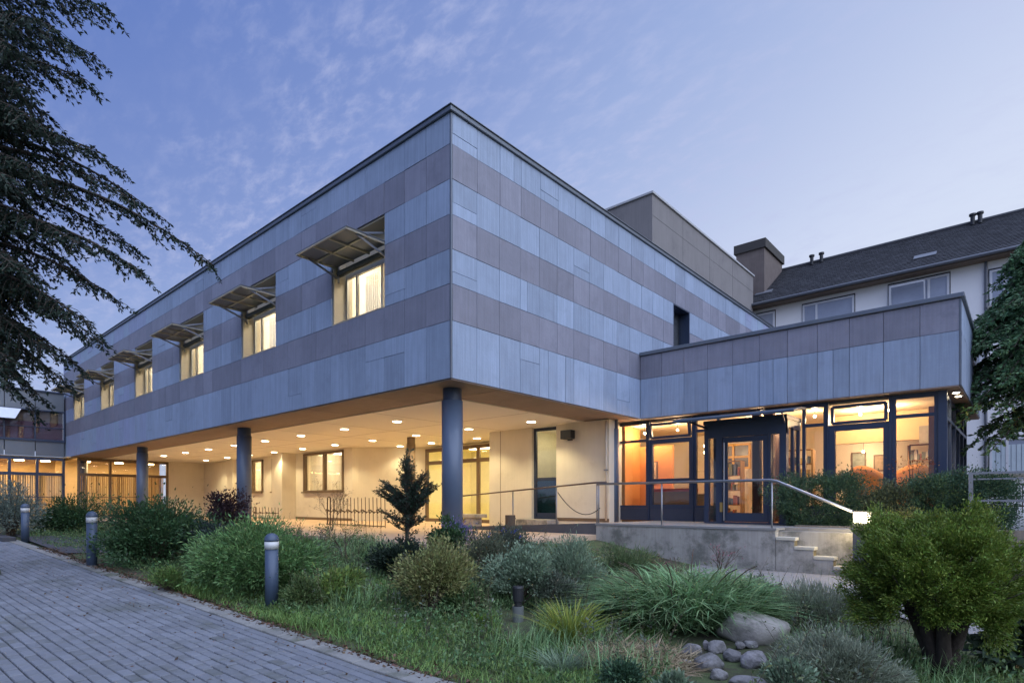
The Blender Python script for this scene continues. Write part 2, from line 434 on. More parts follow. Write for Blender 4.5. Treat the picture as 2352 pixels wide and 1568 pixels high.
# driveway: bedding sheet, then the stones
xs = np.concatenate([np.arange(-60, -20, 2.0), np.arange(-20, 12.1, 0.5)])
def drive_sheet():
    V, F = [], []
    for x in xs: V += [(x, edge_y(x) + 0.02, drive_z(x) - 0.022), (x, edge_y(x) - 11.0, drive_z(x) - 0.022)]
    for i in range(len(xs) - 1): F.append((2 * i + 1, 2 * i + 3, 2 * i + 2, 2 * i))
    return np_mesh('driveway', np.array(V), np.array(F), M_JOINT)
driveway = struct(drive_sheet())
ED = math.atan(0.040)
def paver_geo(x0, x1, y0, y1, jit=0.0):
    """top and four sides of one stone, slightly worn edges"""
    zt = [drive_z(x) + 0.002 + jit for x in (x0, x1)]
    c = 0.006
    ins = [(x0 + c, y0 + c), (x1 - c, y0 + c), (x1 - c, y1 - c), (x0 + c, y1 - c)]
    out = [(x0, y0), (x1, y0), (x1, y1), (x0, y1)]
    V = [(x, y + edge_off(x), drive_z(x) + 0.002 + jit) for x, y in ins] + [(x, y + edge_off(x), drive_z(x) - 0.006 + jit) for x, y in out] + [(x, y + edge_off(x), drive_z(x) - 0.03) for x, y in out]
    F = [(0, 1, 2, 3)] + [(4 + k, 4 + (k + 1) % 4, (k + 1) % 4, k) for k in range(4)] + [(8 + k, 8 + (k + 1) % 4, 4 + (k + 1) % 4, 4 + k) for k in range(4)]
    return V, F
def edge_off(x): return edge_y(x)
stones = []
JG = 0.012
rows = [(-0.25, -0.0, 0.36), (-0.355, -0.25, 0.50), (-0.46, -0.355, 0.50)]       # kerb course and two runner courses
y = -0.46
while y > -8.5:
    rows.append((y - 0.112, y, 0.215)); y -= 0.112
for ri, (ya, yb, L) in enumerate(rows):
    x = 11.0 - (ri % 2) * L * 0.5 - random.uniform(0, 0.03)
    while x > -30:
        xb = x - JG * (1.8 if L < .3 else 1); xa = x - L + random.uniform(-0.004, 0.004)
        x = xa
        xm, ym = (xa + xb) / 2, (ya + yb) / 2 + edge_y((xa + xb) / 2)
        d = depth_of((xm, ym))
        if d < 3.0: continue
        X = (np.array([xm, ym]) - CAM[:2]) @ RT
        u = U0 + X / d * FPX
        if u < -1100 or u > 2500: continue
        if d > 19 and ri > 3: continue
        stones.append((d, xa, xb, ya + JG / 2, yb - JG / 2, u, ri))
vis = sorted([s for s in stones if -5 < s[5] < 1100 and s[0] > 4.95], key=lambda s: -(s[2] - s[1]) * (s[4] - s[3]) / s[0] ** 3)
near = set(id(s) for s in vis[:290])
rest, kerbs = MB(), MB()
for s in stones:
    wob = 0.012 if s[6] == 0 else 0.0
    V, F = paver_geo(s[1], s[2], s[3], s[4], random.uniform(-0.004, 0.004) + wob)
    if id(s) in near:
        MB().add(V, F).build('kerb_block' if s[6] == 0 else 'paver', M_KERB if s[6] == 0 else M_PAVE, driveway)
    elif s[6] == 0: kerbs.add(V, F)
    else: rest.add(V, F)
kerbs.build('kerb_course', M_KERB, driveway, kind='stuff')
rest.build('paving_field', M_PAVE, driveway, kind='stuff')

# strip-shaped paths
def strip(name, m, A, B, n, zoff):
    def along(P, t):
        P = [np.array(p, float) for p in P]; L = [0]
        for a, b in zip(P, P[1:]): L.append(L[-1] + np.linalg.norm(b - a))
        return np.array([np.interp(t * L[-1], L, [p[i] for p in P]) for i in range(2)])
    V, F = [], []; mcols = 8
    for i in range(n + 1):
        a, b = along(A, i / n), along(B, i / n)
        for j in range(mcols + 1):
            p = a + (b - a) * j / mcols
            V.append((p[0], p[1], ground_z(p[0], p[1]) + zoff))
    for i in range(n):
        for j in range(mcols):
            k = i * (mcols + 1) + j
            F.append((k, k + 1, k + mcols + 2, k + mcols + 1))
    V, F = np.array(V), np.array(F)
    a, b, c = V[F[0][0]], V[F[0][1]], V[F[0][2]]
    if np.cross(b - a, c - a)[2] < 0: F = F[:, ::-1]
    return struct(np_mesh(name, V, F, m, smooth=True))
PATH_B = [(3.6, 2.7), (6.3, 2.2), (7.6, 0.9), (8.6, -0.2), (10.5, -2.0)]
strip('gravel_path', M_GRAVEL, [(3.2, 4.83), (7.0, 4.83), (9.5, 5.9), (16, 6.0)], PATH_B, 30, 0.012)
strip('asphalt_path', M_ASPH, [(-13.5, -5.05), (-9.0, -2.2), (-7.0, -0.3)], [(-7.6, -4.95), (-6.6, -3.2), (-5.2, -0.3)], 16, 0.014)
# low kerb stone where the path meets the drive
kb = thing('kerb_stone', 'dark stone kerb end at the left edge of the paved drive', 'kerb')
p = at_depth(18, 1232, 15.6)
MB().box(p.x - 1.4, p.x + 0.5, p.y - .18, p.y + .1, drive_z(p.x) - .05, drive_z(p.x) + .1).build('stone', M_ASPH, kb, bevel=.02)

# covered walkway floor under the raised storey
floor = struct(box('walkway_floor', M_FLOOR, None, -33.5, 0.35, -0.35, 9.2, 0.3, 0.80, bevel=0.01))

# ================================================================== main building
ZB, ZT = 4.20, 9.65
WY, WX1 = 7.80, 7.79
PX, PY = 0.743, 0.716
X_END = -44 * PX
Y_BACK = 24.0
ROWS = [(ZB, 5.387, 'L'), (5.387, 6.14, 'D'), (6.14, 6.856, 'L'), (6.856, 7.565, 'D'), (7.565, 8.29, 'L'), (8.29, 9.007, 'D'), (9.007, ZT, 'L')]
main = thing('office_building', 'two storey building clad in banded slate panels, raised upper storey on round columns', 'building')
WINX = [(-(3 + 7 * k) * PX - 3 * PX, -(3 + 7 * k) * PX) for k in range(6)]
WZ0, WZ1 = 6.14, 8.29
SWY = (14 * PY, 15.75 * PY); SWZ = (6.14, 8.29)
# structural walls behind the panels
wallm = MB()
wallm.box(X_END + .03, -.03, .035, .40, ZB + .01, WZ0 - .004).box(X_END + .03, -.03, .035, .40, WZ1 + .004, ZT)
edges = [X_END + .03] + [e for wdw in reversed(WINX) for e in wdw] + [-.03]
for a, b in zip(edges[::2], edges[1::2]): wallm.box(a, b, .036, .399, WZ0 - .004, WZ1 + .004)
wallm.box(-.40, -.035, .40, SWY[0], ZB + .012, ZT - .001).box(-.40, -.035, SWY[1], Y_BACK, ZB + .012, ZT - .001)
wallm.box(-.40, -.035, SWY[0], SWY[1], ZB + .012, SWZ[0] - .003).box(-.40, -.035, SWY[0], SWY[1], SWZ[1] + .003, ZT - .001)
wallm.box(X_END + .03, X_END + .35, .40, Y_BACK, ZB + .012, ZT - .001)
wallm.build('wall', M_WALLCORE, main)
box('floor_slab', M_WALLCORE, main, X_END + .1, -.05, .05, Y_BACK, ZB + .02, ZB + .16)
box('roof_slab', M_WALLCORE, main, X_END + .35, -.40, .40, Y_BACK, ZT - .35, ZT - .1)
far_l, far_d = MB(), MB()
def panel(kind, face, a0, a1, z0, z1):
    """one slate panel on the left face (face 'x') or the right face (face 'y')"""
    g = 0.005; m = M_LIGHT if kind == 'L' else M_DARK
    t = 0.036; o_ = random.uniform(-.004, .004)
    ac, zc = (a0 + a1) / 2, (z0 + z1) / 2
    pos = (ac, 0.0) if face == 'x' else (0.0, ac)
    name = 'light_slate_panel' if kind == 'L' else 'dark_slate_panel'
    if face == 'w': pos = (ac, WY)
    if face == 'e': pos = (WX1, ac)
    d = depth_of(pos)
    par = wing if face in 'we' else main
    if d > 24.5:
        b = far_l if kind == 'L' else far_d
        if face == 'x': b.box(a0 + g, a1 - g, -t / 2 + o_, t / 2 + o_, z0 + g, z1 - g)
        else: b.box(-t / 2 + o_, t / 2 + o_, a0 + g, a1 - g, z0 + g, z1 - g)
        return
    sz = (a1 - a0 - 2 * g, t, z1 - z0 - 2 * g) if face in 'xw' else (t, a1 - a0 - 2 * g, z1 - z0 - 2 * g)
    q = {'x': (ac, o_, zc), 'y': (o_, ac, zc), 'w': (ac, WY + o_, zc), 'e': (WX1 + o_, ac, zc)}[face]
    rot = (random.gauss(0, .002), random.gauss(0, .0015), random.gauss(0, .003))
    slab(name, m, par, q, sz, rot)
def lay(kind, face, a0, a1, z0, z1, p):
    n = max(1, round((a1 - a0) / p)); e = [a0 + (a1 - a0) * k / n for k in range(n + 1)]
    for k in range(n):
        x0, x1 = e[k], e[k + 1]
        r = random.random()
        if kind == 'L' and r < 0.14: 
            c = random.choice((.35, .5, .65)); xm = x0 + (x1 - x0) * c
            panel(kind, face, x0, xm, z0, z1); panel(kind, face, xm, x1, z0, z1)
        elif kind == 'L' and r < 0.27:
            zm = z0 + (z1 - z0) * random.choice((.35, .5, .66))
            panel(kind, face, x0, x1, z0, zm); panel(kind, face, x0, x1, zm, z1)
        else: panel(kind, face, x0, x1, z0, z1)
for z0, z1, kd in ROWS:
    if z0 >= WZ0 - .01 and z1 <= WZ1 + .01:
        for a, b in zip(edges[::2], edges[1::2]):
            aa = X_END if a == edges[0] else a; bb = -0.02 if b == edges[-1] else b
            lay(kd, 'x', aa, bb, z0, z1, PX)
    else: lay(kd, 'x', X_END, -0.02, z0, z1, PX)
    y0 = 0.02
    if z1 <= 6.15: lay(kd, 'y', y0, 11 * PY, z0, z1, PY)
    elif z0 >= SWZ[0] - .01 and z1 <= SWZ[1] + .01:
        lay(kd, 'y', y0, SWY[0], z0, z1, PY); lay(kd, 'y', SWY[1], 22.5, z0, z1, PY)
    else: lay(kd, 'y', y0, 22.5, z0, z1, PY)
far_l.build('light_slate_cladding', M_LIGHT, main, kind='stuff'); far_d.build('dark_slate_cladding', M_DARK, main, kind='stuff')
# closed corner edge, end return and coping
box('corner_trim', M_COPING, main, -.019, .019, -.019, .019, ZB, ZT)
box('end_wall', M_LIGHT, main, X_END - .03, X_END + .03, .02, Y_BACK, ZB, ZT)
cp = MB()
cp.box(X_END - .06, .07, -.07, .42, ZT + .004, ZT + .105).box(-.42, .068, .42, Y_BACK, ZT + .003, ZT + .103)
cp.build('coping', M_COPING, main, bevel=.012)
cp = MB(); cp.box(X_END - .08, .095, -.095, .30, ZT + .107, ZT + .122).box(-.30, .093, .30, Y_BACK, ZT + .106, ZT + .121)
cp.build('coping_cap', M_COPING, main)
# soffit boards round the edge, plaster ceiling inside
SW = 1.52
nb = 22
for k in range(nb):
    a = X_END + (0 - X_END) * k / nb; b = X_END + (0 - X_END) * (k + 1) / nb
    slab('soffit_board', M_SOFFIT, main, ((a + b) / 2, SW / 2 + .0, ZB - .012), (b - a - .012, SW - .03, .03))
for k in range(6):
    a = SW + (8.2 - SW) * k / 6; b = SW + (8.2 - SW) * (k + 1) / 6
    slab('soffit_board', M_SOFFIT, main, (-SW / 2, (a + b) / 2, ZB - .012), (SW - .03, b - a - .012, .03))
box('ceiling', M_CEIL, main, X_END + .4, -SW, SW, 9.3, ZB - .045, ZB - .005)
ce = MB(); ce.box(X_END + .4, -SW + .0, SW - .035, SW, ZB - .05, ZB - .0).box(-SW, -SW + .035, SW - .035, 7.0, ZB - .05, ZB)
ce.each('ceiling_edge_trim', M_CREAM, main)

for xj in np.arange(-31, -2, 2.9): box('ceiling_joint', M_BROWNFRAME, main, xj, xj + .012, SW + .01, 6.98, ZB - .0475, ZB - .0445)
for p_ in ((-31.0, -1.6, 4.4),): box('ceiling_joint', M_BROWNFRAME, main, p_[0], p_[1], p_[2], p_[2] + .012, ZB - .0476, ZB - .0446)
# columns
def column(x, y, r=0.235, zb=0.80, m=None):
    m = m or M_COLUMN
    c = MB().lathe((x, y, zb), [(r, 0), (r, ZB - .30 - zb)], 28).build('column', m, main, smooth=False)
    for p_ in c.data.polygons: p_.use_smooth = len(p_.vertices) == 4
    k = MB().lathe((x, y, ZB - .30), [(r * .91, 0), (r * .91, .28)], 28).build('column_neck', M_FRAME if m is M_COLUMN else m, c)
    MB().lathe((x, y, zb - .02), [(r + .03, 0), (r + .03, .05)], 28).build('column_base', M_ASPH, c)
    return c
for xx in (-0.74, -11.12, -21.55, -31.9): column(xx, 0.72)
column(-0.70, 7.35, r=.20)
column(-9.0, 6.2, r=.17, m=M_BROWNFRAME)

# upper windows: deep reveal, frame, panes, curtain, folded-out sun shade
M_ROOMLAMP = lamp_mat('room_lamp', (1.0, 0.95, 0.86), 15.0)
M_REVEAL = mat('reveal', (0.50, 0.43, 0.31), 0.8, vary=0.08)
def upper_window(k):
    x0, x1 = WINX[k]; far = k > 3
    win = MB().box(x0, x0 + .05, .02, .56, WZ0, WZ1).box(x1 - .05, x1, .02, .56, WZ0, WZ1).box(x0 + .05, x1 - .05, .02, .56, WZ1 - .04, WZ1).box(x0 + .05, x1 - .05, -.02, .56, WZ0, WZ0 + .03)
    wo = win.build('window', M_REVEAL, main)
    yf = .36
    fr = MB(); gz1 = 7.42
    cols_ = [x0 + .05, x0 + .42, x0 + .50, x0 + 1.42, x1 - .52, x1 - .05]
    fr.box(x0 + .05, x1 - .05, yf, yf + .07, WZ0 + .03, WZ0 + .10).box(x0 + .05, x1 - .05, yf, yf + .07, gz1, gz1 + .10)
    for c in (x0 + .05, x0 + .50, x1 - .66, x1 - .12): fr.box(c, c + .07, yf + .001, yf + .069, WZ0 + .10, gz1)
    fr.build('frame', M_ALU, wo)
    MB().box(x0 + .12, x0 + .50, yf + .03, yf + .04, WZ0 + .10, gz1).box(x0 + .57, x1 - .66, yf + .03, yf + .04, WZ0 + .10, gz1).box(x1 - .59, x1 - .12, yf + .03, yf + .04, WZ0 + .10, gz1).each('pane', M_GLASSW, wo)
    # panel above the glass and roller box
    box('transom_panel', M_REVEAL, wo, x0 + .05, x1 - .05, yf + .01, yf + .06, gz1 + .10, WZ1 - .04)
    MB().tube([(x0 + .06, .16, 7.50), (x1 - .06, .16, 7.50)], .085, 10).build('roller_box', mat('roller_green', (.05, .055, .045), .5), wo)
    # curtain in soft folds
    cv = MB(); n = 36; cw_ = (.62, 1.0, .78, .9, .7, .85)[k]; xs_ = [x0 + .56 + (x1 - .66 - x0 - .56) * cw_ * i / n for i in range(n + 1)]
    vs, fs = [], []
    for i, x in enumerate(xs_):
        yy = .62 + .045 * math.sin(i * 1.35 + k)
        vs += [(x, yy, WZ0 + .1), (x, yy, gz1)]
    for i in range(n): fs.append((2 * i, 2 * i + 2, 2 * i + 3, 2 * i + 1))
    cv.add(vs, fs).build('curtain', M_CURTT, wo, smooth=True)
    # lit room behind
    rm = MB(); a, b = x0 - .7, x1 + .7
    for q in ((a, b, 3.0, 3.05, 5.3, 8.6), (a - .05, a, .41, 3.05, 5.3, 8.6), (b, b + .05, .41, 3.05, 5.3, 8.6), (a, b, .57, 3.0, 8.6, 8.65), (a, b, .41, 3.0, 5.25, 5.3)): rm.box(*q)
    rm.build('room', M_WARMW, wo)
    box('ceiling_lamp', M_ROOMLAMP, wo, (a + b) / 2 - .9, (a + b) / 2 + .9, 1.2, 1.9, 8.50, 8.56)
    # sun shade: horizontal flap hinged under the lintel
    zs = 7.66; yo = -1.02
    zo = zs + .0
    sh = MB().box(x0 + .01, x1 - .01, yo, .10, zs, zs + .018).build('sun_shade', M_SHADE, wo)
    sr = MB()
    for q in ((x0 + .03, x0 + .07), (x1 - .07, x1 - .03), ((x0 + x1) / 2 - .35, (x0 + x1) / 2 - .31), ((x0 + x1) / 2 + .31, (x0 + x1) / 2 + .35)): sr.box(q[0], q[1], yo + .05, .12, zs - .045, zs - .002)
    sr.box(x0 + .03, x1 - .03, yo + .005, yo + .045, zs - .035, zs - .003).box(x0 + .03, x1 - .03, -.50, -.46, zs - .035, zs - .004)
    sr.each('shade_rib', M_CREAMFR, wo)
    ar = MB()
    for x in (x0 + .10, x1 - .10):
        ar.bar((x, yo + .28, zs - .03), (x, .12, zs - .30), .03, .045)
        ar.bar((x, .12, zs - .40), (x, .12, zs + .05), .04, .04)
        ar.bar((x, yo + .45, zs + .03), (x, .10, zs + .26), .03, .04)
    ar.each('shade_arm', M_STEEL, wo)
def cloth_mat(name, color):
    m = bpy.data.materials.new(name); m.use_nodes = True; nd = m.node_tree.nodes; lk = m.node_tree.links
    b = nd['Principled BSDF']; b.inputs['Base Color'].default_value = (*color, 1); b.inputs['Roughness'].default_value = .95
    tr = nd.new('ShaderNodeBsdfTranslucent'); tr.inputs[0].default_value = (*color, 1)
    tp = nd.new('ShaderNodeBsdfTransparent'); mx = nd.new('ShaderNodeMixShader'); mx.inputs[0].default_value = .5
    m2 = nd.new('ShaderNodeMixShader'); m2.inputs[0].default_value = .22
    lk.new(b.outputs[0], mx.inputs[1]); lk.new(tr.outputs[0], mx.inputs[2]); lk.new(mx.outputs[0], m2.inputs[1]); lk.new(tp.outputs[0], m2.inputs[2])
    lk.new(m2.outputs[0], nd['Material Output'].inputs['Surface']); return m
M_CURTT = cloth_mat('curtain_sheer', (0.88, 0.86, 0.80))
for k in range(6): upper_window(k)

# narrow window on the right face
so = MB().box(-.36, .02, SWY[0], SWY[0] + .04, *SWZ).box(-.36, .02, SWY[1] - .04, SWY[1], *SWZ).box(-.36, .02, SWY[0] + .04, SWY[1] - .04, SWZ[1] - .04, SWZ[1])
so = so.build('side_window', M_FRAME, main)
box('pane', M_GLASS, so, -.30, -.29, SWY[0] + .04, SWY[1] - .04, SWZ[0], SWZ[1] - .04)
MB().box(-.33, -.27, SWY[0] + .45, SWY[0] + .51, SWZ[0], SWZ[1] - .04).box(-.33, -.27, SWY[0] + .04, SWY[0] + .45, 6.95, 7.01).build('frame', M_STEEL, so)
box('room', mat('dim_room', (.16, .15, .16), .9), so, -1.6, -.41, SWY[0] - .5, SWY[1] + .5, 6.0, 8.4)

# ---- ground floor walls behind the columns
WYB = 7.0
CB = ZB - .045
gw = MB()
gw.box(-31.0, -24.25, WYB, WYB + .25, .80, CB)
gw.box(-24.25, -22.85, WYB, WYB + .25, .80, 2.2).box(-24.25, -22.85, WYB, WYB + .25, 4.02, CB)
gw.box(-22.85, -21.85, WYB, WYB + .25, .80, CB)
gw.box(-21.85, -20.3, WYB, WYB + .25, .80, 2.2).box(-21.85, -20.3, WYB, WYB + .25, 4.02, CB)
gw.box(-20.3, -18.5, WYB, WYB + .25, .80, CB)
gw.box(-18.5, -14.9, WYB, WYB + .25, .80, 2.15).box(-18.5, -14.9, WYB, WYB + .25, 4.08, CB)
gw.box(-14.9, -14.2, WYB, WYB + .25, .80, CB)
gw.prism([(-14.2, 7.0), (-14.0, 7.2), (-11.5, 9.25), (-11.7, 9.4), (-14.2, 7.25)], .80, CB)      # splayed wall
gw.box(-5.58, -3.62, WYB, WYB + .28, .80, CB).box(-5.58, -5.35, WYB + .28, 9.2, .80, CB)
gw.box(-2.54, -.55, WYB - .06, WYB + .25, .80, CB)
gw.box(-31.2, -31.0, 4.9, WYB + .25, .80, CB)
gw.box(-.95, -.88, 7.19, 8.22, .80, CB + .03)
gw.each('ground_floor_wall', M_CREAM, main)
gp = MB().box(-20.35, -19.3, 6.25, WYB - .003, .80, CB).build('wall_pier', M_CREAM, main)
MB().box(-26.4, -25.6, 6.5, WYB - .003, .80, CB).build('wall_pier', M_CREAM, main)
MB().box(-14.9, -2.6, 9.2, 9.4, 3.98, CB + .02).build('door_lintel', M_CREAM, main)
MB().box(-5.05, -5.03, WYB - .004, WYB, .80, CB).build('wall_joint', M_BROWNFRAME, main)
sk = MB(); sk.box(-20.3, -14.2, WYB - .012, WYB, .80, .92).box(-2.54, -.55, WYB - .075, WYB - .062, 1.06, 1.16); sk.each('skirting', M_BROWNFRAME, main)
M_BLINDLIT = lamp_mat('lit_blind', (1.0, 0.76, 0.34), 0.95)
def ground_window(x0, x1, z0, z1, y, mull, cream=False):
    o = MB().box(x0, x1, y - .05, y + .12, z0, z0 + .09).box(x0, x1, y - .05, y + .12, z1 - .10, z1).box(x0, x0 + .11, y - .05, y + .12, z0 + .09, z1 - .10).box(x1 - .11, x1, y - .05, y + .12, z0 + .09, z1 - .10)
    for mu in mull: o.box(mu - .07, mu + .07, y - .045, y + .12, z0 + .09, z1 - .10)
    o = o.build('window', M_BROWNFRAME, main)
    box('sill', M_BROWNFRAME, o, x0 - .05, x1 + .05, y - .13, y - .05, z0 - .04, z0 + .03)
    box('pane', M_GLASSW, o, x0 + .1, x1 - .1, y + .06, y + .07, z0 + .08, z1 - .09)
    n = 30; vs, fs = [], []
    for i in range(n + 1):
        x = x0 + .1 + (x1 - x0 - .2) * i / n; yy = y + .30 + .03 * math.sin(i * 1.7)
        vs += [(x, yy, z0 + .05), (x, yy, z1 - .05)]
    for i in range(n): fs.append((2 * i, 2 * i + 2, 2 * i + 3, 2 * i + 1))
    MB().add(vs, fs).build('curtain', M_CURTT, o, smooth=True)
    r_ = MB(); a, b = x0 - .5, x1 + .5
    for q in ((a, b, y + 2.2, y + 2.25, .8, 4.4), (a - .05, a, y + .26, y + 2.25, .8, 4.4), (b, b + .05, y + .26, y + 2.25, .8, 4.4), (a, b, y + .26, y + 2.2, 4.32, 4.4)): r_.box(*q)
    r_.build('room', M_WARMW, o)
    box('ceiling_lamp', M_GROOMLAMP, o, (x0 + x1) / 2 - .5, (x0 + x1) / 2 + .5, y + .9, y + 1.5, 4.05, 4.10)
M_GROOMLAMP = lamp_mat('ground_room_lamp', (1.0, 0.84, 0.55), 17.0)
ground_window(-24.2, -22.9, 2.2, 4.02, WYB, [])
ground_window(-21.8, -20.4, 2.2, 4.02, WYB, [])
ground_window(-18.5, -14.9, 2.15, 4.08, WYB, [-16.6])
# glazed double doors in the recess
def frame_grid(mb, xs_, zs_, y, t=.07, dpt=.09):
    for x in xs_: mb.box(x - t / 2, x + t / 2, y, y + dpt, zs_[0], zs_[-1])
    for z in zs_: mb.box(xs_[0] - t / 2, xs_[-1] + t / 2, y + .002, y + dpt - .002, z - t / 2, z + t / 2)
    return mb
dg = frame_grid(MB(), [-11.4, -9.3, -8.15, -7.0, -5.6], [.86, 3.40, 3.96], 9.0, .16).build('glazed_door', M_BROWNFRAME, main)
box('pane', M_GLASSW, dg, -11.4, -5.6, 9.04, 9.05, .86, 3.96)
rm = MB()
for q in ((-12.2, -4.8, 12.6, 12.65, .8, 4.4), (-12.25, -12.2, 9.4, 12.65, .8, 4.4), (-4.8, -4.75, 9.4, 12.65, .8, 4.4), (-12.2, -4.8, 9.2, 12.6, 4.15, 4.2), (-12.2, -4.8, 9.2, 12.6, .74, .80)): rm.box(*q)
rm.build('hall', mat('hall_wall', (.80, .74, .46), .9, vary=.12, scale=2.5), main)
box('hall_lamp', M_GROOMLAMP, main, -10.2, -8.8, 10.2, 10.8, 4.06, 4.12)
box('hall_lamp', M_GROOMLAMP, main, -7.4, -6.2, 10.2, 10.8, 4.06, 4.12)
# tall door with glass above
dr = frame_grid(MB(), [-3.58, -2.60], [1.12, 2.42, 4.08], WYB + .12, .10).build('side_door', M_FRAME, main)
box('pane', M_GLASSW, dr, -3.55, -2.63, WYB + .16, WYB + .17, 2.46, 4.05)
box('door_leaf', M_FRAME, dr, -3.52, -2.66, WYB + .15, WYB + .19, 1.15, 1.30)
box('dark_pane', glass_mat('dark_blue_glass', (.10, .25, .38), .12), dr, -3.5, -2.68, WYB + .155, WYB + .165, 1.30, 2.38)
rm = MB()
for q in ((-4.2, -2.0, 9.4, 9.45, .8, 4.4), (-4.25, -4.2, 7.3, 9.45, .8, 4.4), (-2.0, -1.95, 7.3, 9.45, .8, 4.4), (-4.2, -2.0, 7.3, 9.4, 4.2, 4.25)): rm.box(*q)
rm.build('door_room', mat('door_room_wall', (.62, .60, .46), .9, vary=.2, scale=3), main)
box('ceiling_lamp', lamp_mat('door_room_lamp', (1, .88, .62), 16.0), main, -3.4, -2.8, 8.2, 8.5, 4.1, 4.15)
box('door_step', M_CONC, main, -3.75, -2.45, 6.35, WYB - .01, .82, 1.10, bevel=.01)

# ================================================================== downlights under the raised storey
WARM = (1.0, 0.82, 0.47)
E_DOWN = 92.0
M_DISC = lamp_mat('downlight_disc', (1.0, 0.86, 0.60), 14.0)
M_RING = mat('downlight_ring', (0.75, 0.72, 0.66), 0.4)
ORD = ['first', 'second', 'third', 'fourth', 'fifth', 'sixth', 'seventh', 'eighth', 'ninth', 'tenth', 'eleventh']
def downlight(x, y, z, label, group, energy, spot=128, r=.13):
    t = thing('ceiling_downlight', label, 'downlight', (x, y, z), group)
    rg = MB().lathe((x, y, z - .02), [(r + .03, 0), (r + .03, .03)], 18).build('trim_ring', M_RING, t)
    MB().lathe((x, y, z - .028), [(r, 0), (r, .006)], 18).build('lamp_disc', M_DISC, t)
    point_light('lamp', (x, y, z - .06), energy, WARM, .10, t, spot=spot, blend=.5)
zc = ZB - .045
for i, x in enumerate((-5.7, -8.6, -11.5, -14.35, -17.2, -20.0, -22.85, -25.9)):
    downlight(x, 3.0, zc, ORD[i] + ' round downlight from the corner column in the front ceiling row', 'downlights in the walkway ceiling', E_DOWN)
for i, x in enumerate((-2.65, -5.4, -8.2, -10.95, -13.7, -16.45, -19.2, -21.9, -24.65, -27.6)):
    downlight(x, 5.8, zc, ORD[i] + ' round downlight from the entrance in the ceiling row nearest the cream wall', 'downlights in the walkway ceiling', E_DOWN)
for x, y, nm in ((-12.0, 8.0, 'left'), (-9.9, 8.0, 'middle'), (-7.2, 8.0, 'right')):
    downlight(x, y, zc, nm + ' small downlight in the ceiling recess above the glazed double doors', 'downlights in the walkway ceiling', E_DOWN * .55)

# ================================================================== entrance wing

WDEP = 14.6
wing = thing('entrance_wing', 'single storey glazed entrance wing with deep slate fascia and dark blue frames', 'building', (3.9, WY, 1.1))
TZ = 1.10
n = round(WX1 / .72)
lay('L', 'w', 0.03, WX1 - .02, ZB, 5.387, .72)
lay('D', 'w', 0.03, WX1 - .02, 5.387, 6.09, .72)
lay('L', 'e', WY + .02, WDEP, ZB, 5.387, .74)
lay('L', 'e', WY + .02, WDEP, 5.387, 6.09, .74)
box('fascia_core', M_WALLCORE, wing, .03, WX1 - .03, WY + .035, WDEP, ZB + .02, 6.08)
box('corner_trim', M_COPING, wing, WX1 - .019, WX1 + .019, WY - .019, WY + .019, ZB, 6.09)
cp = MB().box(.02, WX1 + .07, WY - .07, WY + .4, 6.095, 6.20).box(WX1 - .4, WX1 + .068, WY + .4, WDEP, 6.096, 6.198)
cp.build('coping', M_COPING, wing, bevel=.012)
for k in range(11):
    a = .03 + (WX1 - .05) * k / 11; b = .03 + (WX1 - .05) * (k + 1) / 11
    slab('soffit_board', M_SOFFIT, wing, ((a + b) / 2, WY + .2, ZB - .01), (b - a - .01, .42, .03))
for k in range(7):
    a = WY + .42 + (WDEP - WY - .42) * k / 7; b = WY + .42 + (WDEP - WY - .42) * (k + 1) / 7
    slab('soffit_board', M_SOFFIT, wing, (WX1 - .2, (a + b) / 2, ZB - .01), (.38, b - a - .01, .03))
GY = 8.12
GX1 = 7.41
def glazed(name, x0, x1, zs_, sub=None, t=.075, y=GY, mid=None):
    """one bay of the glass front: frame with its panes"""
    xs_ = [x0, x1] if mid is None else [x0] + mid + [x1]
    o = frame_grid(MB(), xs_, zs_, y, t, .10).build(name, M_FRAME, wing)
    for za, zb_ in zip(zs_, zs_[1:]):
        for xa, xb in zip(xs_, xs_[1:]):
            box('pane', M_GLASSW, o, xa + t / 2, xb - t / 2, y + .045, y + .055, za + t / 2, zb_ - t / 2)
    return o
ZL, ZH = 1.52, 4.10
glazed('window_bay', -.92, .07, [ZL, 3.56, ZH])
glazed('window_bay', .19, 1.50, [ZL, 2.30, 3.50], t=.13)
glazed('window_bay', 1.62, 2.30, [ZL, 2.30, 3.72, ZH])
glazed('window_bay', 4.55, 5.06, [ZL, 3.62, ZH])
glazed('window_bay', 5.20, 6.38, [ZL, 3.50], t=.15)
glazed('window_bay', 6.52, 7.33, [ZL, 3.66, ZH])
# hinged top lights, tilted open
def hopper(x0, x1, z0, z1, tilt):
    t = .07; pts = lambda x, z: (x, GY + .02 - math.sin(tilt) * (z - z0), z0 + math.cos(tilt) * (z - z0))
    o = MB()
    o.bar(pts(x0, z0), pts(x1, z0), .09, t, (0, 0, 1)).bar(pts(x0, z1), pts(x1, z1), .09, t, (0, 0, 1)).bar(pts(x0, z0), pts(x0, z1), t, .09, (0, 1, 0)).bar(pts(x1, z0), pts(x1, z1), t, .09, (0, 1, 0))
    o = o.build('top_light', M_FRAME, wing)
    a = [pts(x0, z0), pts(x1, z0), pts(x1, z1), pts(x0, z1)]
    MB().add(a, [(0, 1, 2, 3)]).build('pane', M_GLASSW, o)
hopper(.22, 1.46, 3.62, 4.02, R(12))
hopper(5.22, 6.36, 3.62, 4.02, R(0.5))
fr = MB()
fr.box(-.95, 7.41, GY + .002, GY + .10, ZH + .038, ZB - .03)                 # head
